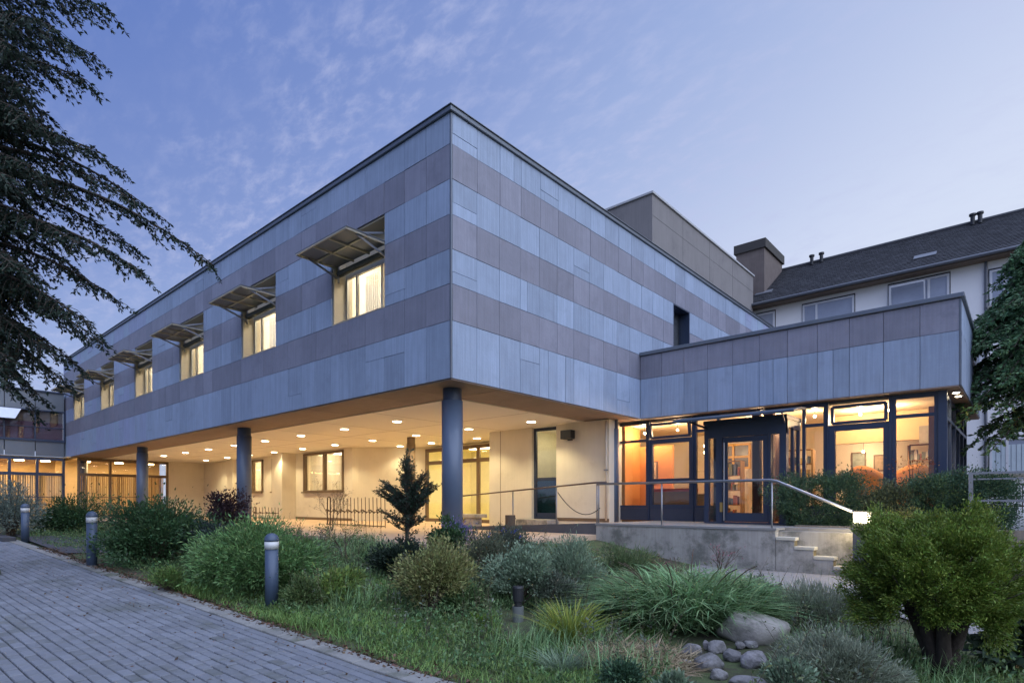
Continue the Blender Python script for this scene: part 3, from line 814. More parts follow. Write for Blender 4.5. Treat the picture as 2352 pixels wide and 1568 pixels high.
fr.box(.105, .155, GY - .03, GY + .13, TZ, ZH + .04).box(1.535, 1.585, GY - .03, GY + .13, TZ, ZH + .04).box(5.10, 5.13, GY - .03, GY + .13, TZ, ZH + .04).box(6.42, 6.48, GY - .03, GY + .13, TZ, ZH + .04)
fr.box(7.37, 7.53, GY - .04, GY + .14, TZ, ZB - .03)
fr.each('mullion', M_FRAME, wing)
pl = MB()
pl.box(-.92, .10, GY + .01, GY + .08, TZ, ZL - .04).box(.16, 1.53, GY + .01, GY + .08, TZ, ZL - .04).box(1.59, 2.36, GY + .01, GY + .08, TZ, ZL - .04).box(4.5, 7.37, GY + .01, GY + .08, TZ, ZL - .04)
pl.each('plinth_panel', mat('plinth_blue', (.045, .055, .085), .5), wing)
# glazed end
eb = MB()
for y in np.linspace(GY + .14, 14.3, 6): eb.box(7.40, 7.50, y - .04, y + .04, TZ, ZB - .03)
for z in (ZL, 3.6, ZH): eb.box(7.402, 7.498, GY + .14, 14.3, z - .04, z + .04)
eb = eb.build('end_window', M_FRAME, wing)
box('pane', M_GLASS, eb, 7.445, 7.455, GY + .14, 14.3, ZL, ZH)
box('end_plinth', MATS['plinth_blue'], wing, 7.41, 7.49, GY + .14, 14.3, TZ, ZL - .04)
# porch box with glass door
vx0, vx1, vy = 2.42, 4.48, 6.90
pf = MB()
for x, wdt in ((vx0, .12), (vx0 + .32, .16), (vx1 - .42, .06), (vx1 - .16, .16)): pf.box(x, x + wdt, vy, vy + .12, TZ, 3.72)
pf.box(vx0, vx1, vy + .001, vy + .119, 3.34, 3.70).box(vx0, vx1, vy + .002, vy + .118, TZ, TZ + .04)
for y in (vy + .12, (vy + GY) / 2, GY - .12):
    pf.box(vx0 + .002, vx0 + .08, y, y + .09, TZ, 3.70).box(vx1 - .08, vx1 - .002, y, y + .09, TZ, 3.70)
pf.box(vx0, vx0 + .08, vy + .12, GY, 3.5, 3.7).box(vx1 - .08, vx1, vy + .12, GY, 3.5, 3.7)
pf.build('porch_frame', M_FRAME, wing)
pg = MB(); pg.box(vx0 + .12, vx0 + .32, vy + .05, vy + .06, TZ + .04, 3.34).box(vx1 - .36, vx1 - .16, vy + .05, vy + .06, TZ + .04, 3.34)
pg.box(vx0 + .035, vx0 + .045, vy + .12, GY, TZ, 3.5).box(vx1 - .045, vx1 - .035, vy + .12, GY, TZ, 3.5)
pg.each('porch_pane', M_GLASSW, wing)
box('porch_roof', M_FRAME, wing, vx0 - .02, vx1 + .02, vy - .02, GY, 3.702, 3.80)
dx0, dx1 = vx0 + .49, vx1 - .43
dl = MB().box(dx0, dx0 + .12, vy + .02, vy + .09, TZ + .05, 3.33).box(dx1 - .12, dx1, vy + .02, vy + .09, TZ + .05, 3.33).box(dx0 + .12, dx1 - .12, vy + .021, vy + .089, TZ + .05, TZ + .28).box(dx0 + .12, dx1 - .12, vy + .021, vy + .089, 3.20, 3.33)
dl = dl.build('entrance_door', M_FRAME, wing)
box('pane', M_GLASSW, dl, dx0 + .12, dx1 - .12, vy + .05, vy + .06, TZ + .28, 3.20)
MB().tube([(dx0 + .06, vy - .05, TZ + .08), (dx0 + .06, vy - .05, 3.2)], .022, 10).build('handle', M_STEEL, dl)
box('letter_slot', mat('brass', (.45, .30, .10), .4, .6), dl, dx0 - .06, dx0 + .01, vy - .03, vy + .019, TZ + .30, TZ + .55)
# thin canopy over the door
cv = MB(); vs, fs = [], []; nn = 10
for i in range(nn + 1):
    t_ = i / nn; y = 5.95 + 1.0 * t_; z = 3.70 + .16 * math.sin(t_ * math.pi / 2)
    vs += [(1.98, y, z), (4.92, y, z), (4.92, y, z + .05), (1.98, y, z + .05)]
for i in range(nn):
    for k in range(4): fs.append((4 * i + k, 4 * i + 4 + k, 4 * i + 4 + (k + 1) % 4, 4 * i + (k + 1) % 4))
fs += [(0, 1, 2, 3), (4 * nn + 3, 4 * nn + 2, 4 * nn + 1, 4 * nn)]
cv.add(vs, fs).build('canopy', mat('canopy_sheet', (.055, .075, .105), .35, .2), wing)
cs = MB().bar((2.3, 6.15, 3.74), (2.5, 6.92, 3.60), .03, .05).bar((4.6, 6.15, 3.74), (4.44, 6.92, 3.60), .03, .05); cs.each('canopy_bracket', M_FRAME, wing)
# inside
inn = MB()
inn.box(-2.2, 7.38, 12.6, 12.75, TZ - .05, 4.1).box(-2.3, -2.2, GY + .2, 12.6, TZ, 4.1)
inn.each('room_wall', M_WARMW, wing)
box('room_ceiling', mat('room_ceiling', (.80, .66, .46), .9, vary=.04), wing, -2.2, 7.38, GY + .12, 12.6, 4.10, 4.15)
box('room_floor', mat('room_floor', (.42, .22, .10), .5, vary=.15), wing, -2.2, 7.38, GY + .12, 12.6, TZ - .06, TZ - .002)
box('ceiling_beam', mat('room_beam', (.50, .36, .2), .8), wing, 4.6, 7.36, 10.4, 10.6, 3.3, 4.09)
box('orange_partition', M_ORANGE, wing, -1.9, .30, 9.35, 9.5, TZ, 3.5)
box('orange_partition', M_ORANGE, wing, -.95, -.85, GY + .25, 9.35, TZ, 4.09)
box('interior_column', mat('dark_brown', (.06, .028, .022), .5), wing, 4.86, 5.02, 8.75, 8.95, TZ, 4.09)
box('interior_column', MATS['dark_brown'], wing, 3.3, 3.62, 9.6, 9.9, TZ, 4.09)
box('wood_post', mat('red_wood', (.24, .075, .035), .5, vary=.2, scale=4), wing, 7.14, 7.30, 8.6, 8.76, TZ, 3.9)
box('wood_panel', MATS['red_wood'], wing, 7.30, 7.37, 10.6, 12.5, TZ, 4.0)
box('wall_niche', mat('grey_picture', (.28, .24, .2), .7, vary=.4, scale=6), wing, 6.75, 7.15, 10.38, 10.398, 3.2, 3.65)
M_BULB = lamp_mat('bulb', (1.0, 0.80, 0.50), 30.0)
def bulb(p, label, e, r=.032):
    t = thing('spot_lamp', label, 'lamp', p, 'small lamps inside the entrance wing')
    MB().lathe((p[0], p[1], p[2] - r * 2), [(r * .4, 0), (r, r * .5), (r, r * 1.4), (r * .4, r * 2)], 10).build('bulb', M_BULB, t, smooth=True)
    MB().tube([(p[0], p[1], p[2]), (p[0], p[1], 4.09)], .008, 5).build('stem', M_BLACK, t)
    if e: point_light('lamp', (p[0], p[1], p[2] - .12), e * .6, (1.0, .70, .40), .06, t)
bulb((-.35, 8.75, 3.9), 'glowing spot above the orange wall behind the leftmost glass bay', 65)
bulb((.75, 8.8, 3.92), 'single round bulb behind the tilted top window left of the door', 40)
for i, (x, z) in enumerate(((.75, 3.55), (1.1, 3.52), (1.5, 3.50))):
    bulb((x + .1, 10.6, z), ['left', 'middle', 'right'][i] + ' upper bulb of the lamp cluster over the kitchen counter', 18 if i == 1 else 0)
    bulb((x + .1, 10.6, z - .22), ['left', 'middle', 'right'][i] + ' lower bulb of the lamp cluster over the kitchen counter', 0)
bulb((3.3, 8.9, 3.95), 'small lamp behind the entrance door porch', 70)
bulb((5.55, 9.6, 4.02), 'left ceiling spot behind the wide top window right of the porch', 70)
bulb((6.25, 9.3, 4.02), 'right ceiling spot behind the wide top window right of the porch', 70)
bulb((4.62, 8.9, 3.98), 'small ceiling spot beside the dark inner column', 30)
bulb((5.2, 11.9, 3.2), 'wall lamp glowing on the far cream wall of the lounge', 30)
downlight(7.66, 8.55, ZB - .03, 'nearer small spot under the overhang at the right end of the wing', 'spots under the wing overhang', 14, 130, .06)
downlight(7.66, 9.15, ZB - .03, 'farther small spot under the overhang at the right end of the wing', 'spots under the wing overhang', 14, 130, .06)

# furniture seen through the glass
k = thing('kitchen_cabinet', 'pale panelled cabinet with wooden window frame above, behind the glass left of the door', 'cabinet', (1.1, 11.5, TZ))
box('cupboard', mat('cabinet_cream', (.60, .52, .42), .6), k, .2, 2.0, 11.4, 12.0, TZ, 2.75)
for i in range(3): box('cupboard_door', mat('cabinet_door', (.66, .58, .48), .6), k, .26 + .58 * i, .78 + .58 * i, 11.37, 11.398, 1.75, 2.68, bevel=.01)
fw_ = frame_grid(MB(), [.75, 1.3, 1.85], [2.82, 3.2, 3.62], 11.9, .07).build('window_frame', mat('ochre_wood', (.55, .30, .06), .5), k)
box('dark_pane', mat('dark_pane', (.06, .05, .06), .3), fw_, .76, 1.84, 11.95, 11.97, 2.83, 3.6)
k = thing('reception_counter', 'low brown counter with dark red top behind the left glass bays', 'counter', (.4, 9.0, TZ))
box('body', mat('counter_brown', (.22, .13, .06), .6, vary=.2), k, -.1, 1.15, 8.85, 9.25, TZ, 1.98)
box('top', mat('counter_top', (.36, .05, .045), .4), k, -.2, 1.2, 8.78, 9.3, 1.98, 2.08)
box('screen', mat('counter_screen', (.30, .20, .09), .6), k, 1.2, 1.6, 8.9, 9.2, TZ, 1.9)
def lounge_chair(x, y, label, ang):
    t = thing('lounge_chair', label, 'chair', (x, y, TZ), 'lounge chairs in the wing')
    vs, fs = [], []; n_, m_ = 12, 8
    for i in range(n_ + 1):
        a = -1.3 + 2.6 * i / n_
        for j in range(m_ + 1):
            h = j / m_; top = .62 + .55 * math.cos(a * .9)
            rr = .42 + .06 * h
            vs.append((x + rr * math.sin(a + ang), y + rr * math.cos(a + ang), TZ + .35 + h * top))
    for i in range(n_):
        for j in range(m_):
            q = i * (m_ + 1) + j; fs.append((q, q + m_ + 1, q + m_ + 2, q + 1))
    b = MB().add(vs, fs).build('shell', mat('orange_fabric', (.62, .25, .07), .8), t, smooth=True)
    sd = b.modifiers.new('thick', 'SOLIDIFY'); sd.thickness = .04
    MB().lathe((x, y, TZ + .32), [(.40, 0), (.43, .06), (.40, .12)], 20).build('seat', MATS['orange_fabric'], t, smooth=True)
    for dx_, dy_ in ((-.25, -.25), (.25, -.25), (-.25, .25), (.25, .25)): MB().tube([(x + dx_, y + dy_, TZ), (x + dx_ * .8, y + dy_ * .8, TZ + .33)], .018, 6).build('leg', M_BLACK, t)
lounge_chair(5.75, 10.0, 'orange shell chair on the left behind the wide lounge window', math.pi + .4)
lounge_chair(6.6, 10.3, 'orange shell chair on the right behind the wide lounge window', math.pi - .3)
for x0_, x1_ in ((3.10, 3.30), (3.40, 3.66)): box('interior_column', MATS['dark_brown'], wing, x0_, x1_, 8.55, 8.75, TZ, 4.09)
def shelf(label, x0, x1, y, z0, z1, nsh, cols):
    t = thing('display_shelf', label, 'shelf', ((x0 + x1) / 2, y, z0))
    for q in (x0, x1): box('side', mat('shelf_wood', (.34, .2, .09), .6, vary=.2), t, q - .02, q + .02, y, y + .28, z0, z1)
    for i in range(nsh + 1):
        z = z0 + (z1 - z0) * i / nsh
        box('board', MATS['shelf_wood'], t, x0 + .021, x1 - .021, y, y + .28, z, z + .02)
        if i == nsh: continue
        x = x0 + .04
        while x < x1 - .1:
            w_ = random.uniform(.03, .09); h_ = random.uniform(.4, .85) * (z1 - z0) / nsh
            c_ = random.choice(cols)
            box('book', mat('item_%d' % cols.index(c_), c_, .7), t, x, x + w_, y + .03, y + .22, z + .021, z + h_)
            x += w_ + random.choice((.004, .01, .06))
ITEMS = [(.55, .5, .42), (.35, .12, .08), (.12, .16, .24), (.6, .42, .16), (.2, .22, .18), (.7, .66, .6)]
shelf('book filled wooden shelf seen through the entrance door', 3.75, 4.45, 9.3, TZ, 3.1, 5, ITEMS)
shelf('shelf of small objects behind the right glass bay', 6.45, 7.2, 10.9, TZ, 3.2, 5, ITEMS)
shelf('low shelf of papers behind the narrow glass strip left of the porch', 1.7, 2.4, 9.6, TZ, 2.9, 4, ITEMS)
for i_, (x0_, x1_, z0_, z1_) in enumerate(((4.75, 5.15, 2.5, 3.2), (5.35, 5.9, 2.6, 3.1), (-.6, -.2, 2.3, 3.0))):
    pc_t = thing('wall_picture', ['tall framed picture on the far lounge wall', 'wide framed picture on the far lounge wall', 'small framed picture on the orange wall'][i_], 'picture', (x0_, 12.5 if i_ < 2 else 9.34, z0_))
    yq = 12.56 if i_ < 2 else 9.31
    box('frame', M_BROWNFRAME, pc_t, x0_, x1_, yq, yq + .035, z0_, z1_); box('print', mat('print_%d' % i_, ((.3, .34, .3), (.4, .3, .2), (.5, .42, .3))[i_], .7, vary=.6, scale=9), pc_t, x0_ + .04, x1_ - .04, yq - .006, yq - .002, z0_ + .04, z1_ - .04)
k = thing('lounge_table', 'small lit wooden table beside the orange chairs', 'table', (5.3, 9.6, TZ))
MB().lathe((5.3, 9.6, TZ + .95), [(.38, 0), (.38, .04)], 20).build('top', mat('table_top', (.70, .48, .22), .4), k)
MB().tube([(5.3, 9.6, TZ), (5.3, 9.6, TZ + .95)], .03, 8).build('leg', M_BLACK, k)
MB().lathe((5.3, 9.6, TZ), [(.22, 0), (.2, .03)], 16).build('base', M_BLACK, k)

# ================================================================== terrace, ramp, steps
ter = thing('entrance_terrace', 'raised concrete terrace with stained front wall before the entrance', 'terrace', (2.6, 4.85, 0))
TY = 4.85
box('front_wall', M_CONC, ter, .35, 4.86, TY, TY + .22, -.1, TZ - .055)
box('edge_slab', mat('terrace_slab', (.25, .245, .235), .85, vary=.2, scale=5, bump=.2, bump_scale=60), ter, .33, 4.88, TY - .02, TY + .60, TZ - .05, TZ)
sl = MATS['terrace_slab']
for i in range(7):
    a = .35 + i * 1.0
    slab('slab', sl, ter, (a + .5 if i < 6 else a + .25, 6.85 + .12, TZ - .035), (.985 if i < 6 else .5, 2.98, .06))
box('fill', M_CONC, ter, .4, 7.3, TY + .23, 8.4, .2, TZ - .07)
rp = thing('entrance_ramp', 'sloping ramp with dark side wall leading up to the entrance', 'ramp', (-2.2, 4.85, .8))
vs = [(-5.0, TY + .1, .5), (.33, TY + .1, .5), (.33, TY + .1, TZ - .01), (-5.0, TY + .1, .83), (-5.0, 6.95, .5), (.33, 6.95, .5), (.33, 6.95, TZ - .01), (-5.0, 6.95, .83)]
MB().add(vs, [(3, 2, 6, 7)]).build('surface', M_FLOOR, rp)
vs2 = [(-5.0, TY + .02, .0), (.33, TY + .02, .0), (.33, TY + .02, TZ + .0), (-5.0, TY + .02, .86), (-5.0, TY + .14, .0), (.33, TY + .14, .0), (.33, TY + .14, TZ), (-5.0, TY + .14, .86)]
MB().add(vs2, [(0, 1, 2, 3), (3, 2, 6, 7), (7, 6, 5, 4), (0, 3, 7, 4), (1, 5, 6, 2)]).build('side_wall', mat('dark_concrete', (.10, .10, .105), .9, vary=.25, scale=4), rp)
st = thing('garden_steps', 'worn concrete steps descending beside the lit lamp post', 'steps', (5.7, TY, .2))
M_STEP = mat('step_concrete', (.52, .49, .40), .85, vary=.2, scale=6, bump=.25, bump_scale=60)
RUN, RISE = .365, .182
for i in range(4):
    x0 = 4.87 + RUN * i
    z1 = TZ - RISE * (i + 1)
    box('step', M_STEP, st, x0 + .001, x0 + RUN + (.025 if i < 3 else 0), TY - .015, 6.04, z1 - .07, z1, bevel=.010)
    box('riser', mat('shaded_riser_concrete', (.19, .155, .085), .9, vary=.25, scale=7, bump=.3, bump_scale=60), st, x0, x0 + RUN - .002, TY + .02, 6.03, -.05, z1 - .072)  # shade and yellow lamplight put into the riser colour, against paler treads
    box('cheek', M_CONC, st, x0, x0 + RUN - .003, TY, TY + .018, -.1, z1 - .073)
rw = thing('retaining_wall', 'pale concrete retaining wall behind the steps carrying the hedge bed', 'wall', (6.5, 6.05, 0))
for i in range(4):
    a = 4.9 + i * 1.05
    slab('wall_block', mat('wall_block', (.18, .16, .13), .9, vary=.25, scale=3, bump=.3, bump_scale=40, streak=.2, per_object=.1), rw, (a + .52, 6.16, .55), (1.03, .2, 1.16))
rw2 = thing('side_wall', 'grey concrete wall below the right railing at the path edge', 'wall', (11, 6.05, 0))
box('block', M_CONC, rw2, 9.11, 18.0, 6.06, 6.30, -.1, 1.13)
bed = struct(box('planting_bed', M_SOIL, None, 4.9, 9.15, 6.27, 8.0, .2, 1.06))
bt = struct(box('brick_terrace', M_FLOOR, None, 9.15, 18, 6.31, 22.9, .2, 1.10))
M_BRICK = mat('red_paver', (.30, .165, .12), .85, vary=.2, scale=8, per_object=.2, bump=.2)
nb_ = 0
for i in range(30):
    for j in range(9):
        x = 9.3 + j * .32 + (i % 2) * .16; y = 6.45 + i * .17
        u = U0 + ((np.array([x, y]) - CAM[:2]) @ RT) / depth_of((x, y)) * FPX
        if u < 2440 and nb_ < 260:
            slab('red_paver', M_BRICK, bt, (x, y, 1.105), (.305, .155, .03)); nb_ += 1

# ================================================================== rails
def rail_post(par, p0, p1, r=.019): return MB().tube([p0, p1], r, 8).build('post', M_STEEL, par, smooth=True)
h = thing('ramp_handrail', 'thin brown handrail on posts along the sloping ramp', 'handrail', (-2, 4.9, .8))
zr = lambda x: 1.86 + (x + 4.75) / 5.15 * .32
MB().tube([(-5.2, 4.92, 1.80), (-4.75, 4.92, zr(-4.75)), (.30, 4.92, zr(.3)), (.62, 4.92, zr(.35))], .024, 10).build('rail', mat('rail_brown', (.16, .11, .085), .45, .4), h, smooth=True)
for u in (1178, 1278, 1371):
    x = at_y(u, 1150, 4.92).x
    rail_post(h, (x, 4.92, .86), (x, 4.92, zr(x)))
h = thing('terrace_handrail', 'steel handrail along the terrace edge bending down beside the steps', 'handrail', (2.5, 4.9, 1.1))
zrail = 2.13
MB().tube([(.36, 4.9, zrail + .02), (.36, 4.9, zrail), (4.72, 4.9, zrail + .0), (4.88, 4.89, zrail - .03), (6.40, 4.86, 1.42)], [.03, .03, .03, .03, .03], 12).build('rail', M_STEEL, h, smooth=True)
for u in (1520, 1773): 
    x = at_y(u, 1150, 4.9).x
    rail_post(h, (x, 4.9, TZ - .3), (x, 4.9, zrail))
rail_post(h, (.40, 4.9, TZ), (.40, 4.9, zrail))
h = thing('side_railing', 'grey metal railing with two bars on the right wall', 'railing', (11, 6.18, 1.13))
p = at_y(2230, 1085, 6.18)
MB().box(p.x - .035, p.x + .035, 6.15, 6.21, 1.13, 2.23).build('post', M_STEEL, h)
MB().box(p.x + 3.2, p.x + 3.27, 6.15, 6.21, 1.13, 2.23).build('post', M_STEEL, h)
MB().box(p.x + .035, p.x + 6, 6.155, 6.205, 2.19, 2.23).box(p.x + .035, p.x + 6, 6.156, 6.204, 2.08, 2.11).each('top_bar', M_STEEL, h)
MB().box(p.x + .035, p.x + 6, 6.16, 6.20, 1.66, 1.70).build('lower_bar', M_STEEL, h)
h = thing('low_fence', 'low thin barred fence in front of the white house wall', 'fence', (12, 13, 1.1))
a, b = at_y(2283, 1150, 13.0).x, at_y(2440, 1150, 13.0).x
MB().tube([(a, 13, 2.15), (b, 13, 2.15)], .02, 6).tube([(a, 13, 1.55), (b, 13, 1.55)], .02, 6).each('rail', M_RUST, h)
for i in range(int((b - a) / .12)): MB().tube([(a + i * .12, 13, 1.35 if i % 8 else 1.1), (a + i * .12, 13, 2.15)], .012, 5).build('bar', M_RUST, h)

# lamp post
lp = thing('lamp_post', 'square dark post with glowing glass head at the foot of the steps', 'lamp', (6.55, 4.62, .19))
lx, ly = 6.50, 4.66
box('post', mat('lamp_grey', (.075, .08, .09), .5), lp, lx - .13, lx + .13, ly - .13, ly + .13, .18, 1.255, bevel=.008)
box('lamp_head', lamp_mat('lamp_glow', (1.0, 0.86, 0.55), 14.0), lp, lx - .105, lx + .105, ly - .105, ly + .105, 1.262, 1.452)
for sx in (-1, 1):
    for sy in (-1, 1): box('corner_bar', MATS['lamp_grey'], lp, lx + sx * .122 - .012, lx + sx * .122 + .012, ly + sy * .122 - .012, ly + sy * .122 + .012, 1.256, 1.46)
box('cap', MATS['lamp_grey'], lp, lx - .14, lx + .14, ly - .14, ly + .14, 1.462, 1.485, bevel=.004)
for sx, sy in ((1, 0), (-1, 0), (0, 1), (0, -1)):
    point_light('lamp', (lx + sx * .17, ly + sy * .17, 1.36), 8, (1, .76, .40), .08, lp)

# ================================================================== stair tower, white house, left annex
tw = thing('roof_tower', 'plain brown concrete block rising above the slate roof edge', 'tower', (-1.7, 11.8, 9.6))
box('shaft', M_TOWER, tw, -9.0, -1.7, 11.8, 22.6, 9.0, 13.25)
box('coping', mat('pale_coping', (.42, .42, .42), .6), tw, -9.06, -1.64, 11.74, 22.66, 13.253, 13.33)
for z in (11.2, 12.45): box('board_joint', mat('tower_joint', (.16, .15, .145), .9), tw, -1.702, -1.694, 11.82, 22.6, z, z + .012)
for y in (14.4, 17.1, 19.8): box('vertical_joint', MATS['tower_joint'], tw, -1.703, -1.693, y, y + .015, 9.4, 13.24)

hs = thing('white_house', 'white rendered house with long dark tiled roof behind the wing', 'house', (8, 23, 1))
HX0, HX1 = -6.0, 30.0
box('wall', M_WHITE, hs, HX0, HX1, 23.0, 31.0, .5, 11.75)
ez, rz, ey, ry = 11.72, 14.80, 22.45, 27.0
vs = [(HX0, ey, ez), (HX1, ey, ez), (HX1, ry, rz), (HX0, ry, rz), (HX1, 31.6, ez), (HX0, 31.6, ez)]
roof = MB().add(vs, [(0, 1, 2, 3), (3, 2, 4, 5), (0, 3, 5), (1, 4, 2), (0, 5, 4, 1)]).build('roof', M_ROOF, hs)
rows_ = MB(); nr = 26
sl_ = math.atan2(rz - ez, ry - ey); L_ = math.hypot(rz - ez, ry - ey)
for i in range(nr):
    t0, t1 = i / nr, (i + 1) / nr
    y0, z0 = ey + (ry - ey) * t0, ez + (rz - ez) * t0
    y1, z1 = ey + (ry - ey) * t1, ez + (rz - ez) * t1
    ny, nz = -math.sin(sl_), math.cos(sl_)
    x = HX0 + (i % 2) * .15
    while x < 24:
        a, b = x, x + .288
        h0, h1 = .055, .02
        rows_.add([(a, y0 + ny * h0, z0 + nz * h0), (b, y0 + ny * h0, z0 + nz * h0), (b, y1 + ny * h1, z1 + nz * h1), (a, y1 + ny * h1, z1 + nz * h1), (a, y0 + ny * .005, z0 + nz * .005), (b, y0 + ny * .005, z0 + nz * .005)], [(0, 1, 2, 3), (4, 5, 1, 0)])
        x += .30
rows_.build('roof_tiles', M_ROOF, hs, kind='stuff')
MB().tube([(HX0, ry, rz + .06), (HX1, ry, rz + .06)], .11, 8).build('ridge', M_ROOF, hs)
MB().tube([(HX0, ey - .06, ez + .02), (HX1, ey - .06, ez + .02)], .075, 8).build('gutter', mat('gutter_zinc', (.12, .13, .15), .5, .4), hs)
box('eaves_board', mat('eaves_brown', (.16, .12, .09), .8), hs, HX0, HX1, ey + .02, 23.0, ez - .12, ez - .02)
for i, u in enumerate((1890, 1868, 2235, 2252)):
    q = at_y(u, 600, ry)
    MB().lathe((q.x, ry - .3, rz - .15), [(.09, 0), (.09, .42), (.14, .43), (.14, .52)], 10).build('vent_pipe', M_BLACK, hs)
for u, v in ((1755, 668), (2125, 585)):
    q = at_y(u, v, 23.9)
    t_ = (q.y - ey) / (ry - ey); zz = ez + (rz - ez) * t_
    b = MB().box(-.42, .42, -.22, .22, .05, .085).build('roof_hatch', mat('pale_metal', (.20, .21, .23), .4, .4), hs)
    b.matrix_parent_inverse = Matrix.Translation(hs.location).inverted()
    b.location = (q.x, q.y, zz); b.rotation_euler = (sl_, 0, 0)
ch = box('chimney', mat('chimney_brick', (.15, .12, .105), .9, vary=.25, scale=3, streak=.2), hs, -3.05, -1.57, 23.9, 26.9, 11.5, 15.15)
box('chimney_cap', mat('cap_dark', (.05, .045, .04), .8), ch, -3.15, -1.47, 23.8, 27.0, 15.155, 15.62)
for xd in (7.6, 13.4): MB().tube([(xd, 22.93, ez - .05), (xd, 22.93, 1.0)], .05, 8).build('downpipe', MATS['gutter_zinc'], hs)
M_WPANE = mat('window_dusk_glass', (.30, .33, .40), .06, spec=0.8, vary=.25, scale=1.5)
def house_window(u0, u1, vt, vb, kind):
    p0, p1 = at_y(u0, vt, 23.0), at_y(u1, vt, 23.0); zt = (p0.z + p1.z) / 2
    x0, x1 = p0.x, p1.x; zb = at_y((u0 + u1) / 2, vb, 23.0).z
    o = frame_grid(MB(), [x0, x0 + (x1 - x0) * (.27 if kind != 1 else .68), x1], [zb, zt], 22.94, .09, .08).build('window', mat('white_frame', (.62, .63, .66), .5), hs)
    box('reveal', M_BLACK, o, x0 - .08, x1 + .08, 22.985, 22.998, zb - .03, zt + .12)
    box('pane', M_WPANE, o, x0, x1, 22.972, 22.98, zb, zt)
    box('sill', M_ALU, o, x0 - .1, x1 + .1, 22.80, 22.94, zb - .12, zb - .06)
    if kind == 1:      # a tilted sash in the left half
        xa, xb = x0 + .06, x0 + (x1 - x0) * .62
        MB().bar((xa, 22.90, zb + .08), (xb, 22.90, zb + .08), .05, .06).bar((xa, 22.62, zt - .15), (xb, 22.62, zt - .15), .05, .06).bar((xa, 22.90, zb + .08), (xa, 22.62, zt - .15), .05, .05).bar((xb, 22.90, zb + .08), (xb, 22.62, zt - .15), .05, .05).build('open_sash', MATS['white_frame'], o)
    if kind == 2:      # vertical blind
        n_ = 12
        for i in range(n_):
            xx = x0 + (x1 - x0) * (i + .5) / n_
            box('blind_slat', mat('blind_blue', (.48, .56, .60), .7), o, xx - (x1 - x0) / n_ * .42, xx + (x1 - x0) / n_ * .42, 22.955, 22.965, zb + .05, zt - .25)
house_window(1728, 1778, 722, 790, 0)
house_window(1846, 1960, 692, 775, 0)
house_window(2044, 2178, 645, 720, 1)
house_window(2276, 2400, 612, 690, 0)
house_window(2276, 2420, 1005, 1083, 2)

an = thing('glazed_annex', 'dark framed two storey annex with maroon glazing at the far left', 'building', (-32.2, -1.5, .8))
AX = -32.15
M_SLATEP = mat('annex_panel', (.15, .165, .185), .6, vary=.12, scale=2, per_object=.1)
M_MAROON = mat('maroon_panel', (.11, .018, .05), .35, vary=.3, scale=3)
box('wall', M_WALLCORE, an, -40, AX - .25, -14, -.12, 5.0, 7.75)
for i in range(6):
    y1 = -.10 - i * 1.30
    slab('fascia_panel', M_SLATEP, an, (AX, y1 - .64, 7.25), (.06, 1.26, 1.0))
    slab('spandrel_panel', M_SLATEP, an, (AX, y1 - .64, 4.62), (.06, 1.26, .82))
    slab('maroon_panel', M_MAROON, an, (AX - .2, y1 - .64, 5.60), (.04, 1.24, 1.0))
    slab('brown_panel', mat('brown_blind', (.20, .13, .10), .7), an, (AX - .2, y1 - .64, 6.42), (.04, 1.24, .62))
    slab('mullion', M_FRAME, an, (AX + .02, y1 + .0, 5.9), (.10, .07, 1.7))
an_f = MB().box(AX - .05, AX + .10, -9, -.08, 5.02, 5.14).box(AX - .05, AX + .10, -9, -.08, 6.70, 6.76).box(AX - .1, AX + .12, -9, -.06, 7.76, 7.84).box(AX - .04, AX + .06, -9, -.08, 5.78, 5.82)
an_f.each('frame', M_FRAME, an)
gl_ = box('upper_pane', M_GLASS, an, AX - .06, AX - .05, -9, -.1, 5.14, 6.70)
aw = MB().add([(AX + .1, -3.2, 6.72), (AX + .1, -2.0, 6.72), (AX + .75, -2.35, 6.1), (AX + .75, -3.2, 6.1)], [(0, 1, 2, 3)]).build('awning', mat('awning_white', (.62, .64, .68), .7), an)
# warm glazed ground floor, running on behind the columns
GX = -31.05
def warm_front(y0, y1, x, bays, par):
    fr_ = MB()
    ys_ = np.linspace(y0, y1, bays + 1)
    for y in ys_: fr_.box(x - .08, x + .05, y - .06, y + .06, .80, 4.12)
    for z, t_ in ((.86, .10), (3.22, .16), (4.06, .14)): fr_.box(x - .078, x + .048, y0, y1, z - t_ / 2, z + t_ / 2)
    fr_.box(x - .03, x + .02, y0, y1, 1.93, 1.97)
    o = fr_.build('window_front', M_BROWNFRAME if par is main else M_FRAME, par)
    box('pane', M_GLASSW, o, x - .02, x - .01, y0, y1, .86, 4.06)
    n_ = int((y1 - y0) / .105)
    for i in range(n_):
        yy = y0 + .05 + i * .105
        slab('blind_slat', M_BLINDSL, o, (x - .32, yy + random.uniform(-.01, .01), 2.05), (.012, random.choice((.05, .07, .09)), 2.3), (0, 0, random.uniform(-.4, .4)))
    r_ = MB().box(x - 3.0, x - 2.95, y0 - .5, y1 + .5, .8, 4.2).box(x - 3.0, x - .1, y0 - .5, y1 + .5, 4.14, 4.2).box(x - 3, x - .1, y0 - .5, y1 + .5, .74, .80)
    r_.build('room', M_WARMAMB, o)
    for y in np.linspace(y0 + .6, y1 - .6, bays):
        MB().lathe((x - 1.2, y, 3.98), [(.22, 0), (.22, .06)], 16).build('ceiling_lamp', M_AMBL, o)
    area_light('room_lamp', (x - 1.2, (y0 + y1) / 2, 3.95), 1.0, 62 * (y1 - y0) / 4, (1, .70, .34), o, size_y=(y1 - y0) * .8)
M_BLINDSL = mat('amber_blind', (.50, .33, .15), .7, per_object=.35)
M_WARMAMB = mat('amber_room', (.58, .44, .26), .85, vary=.2, scale=2)
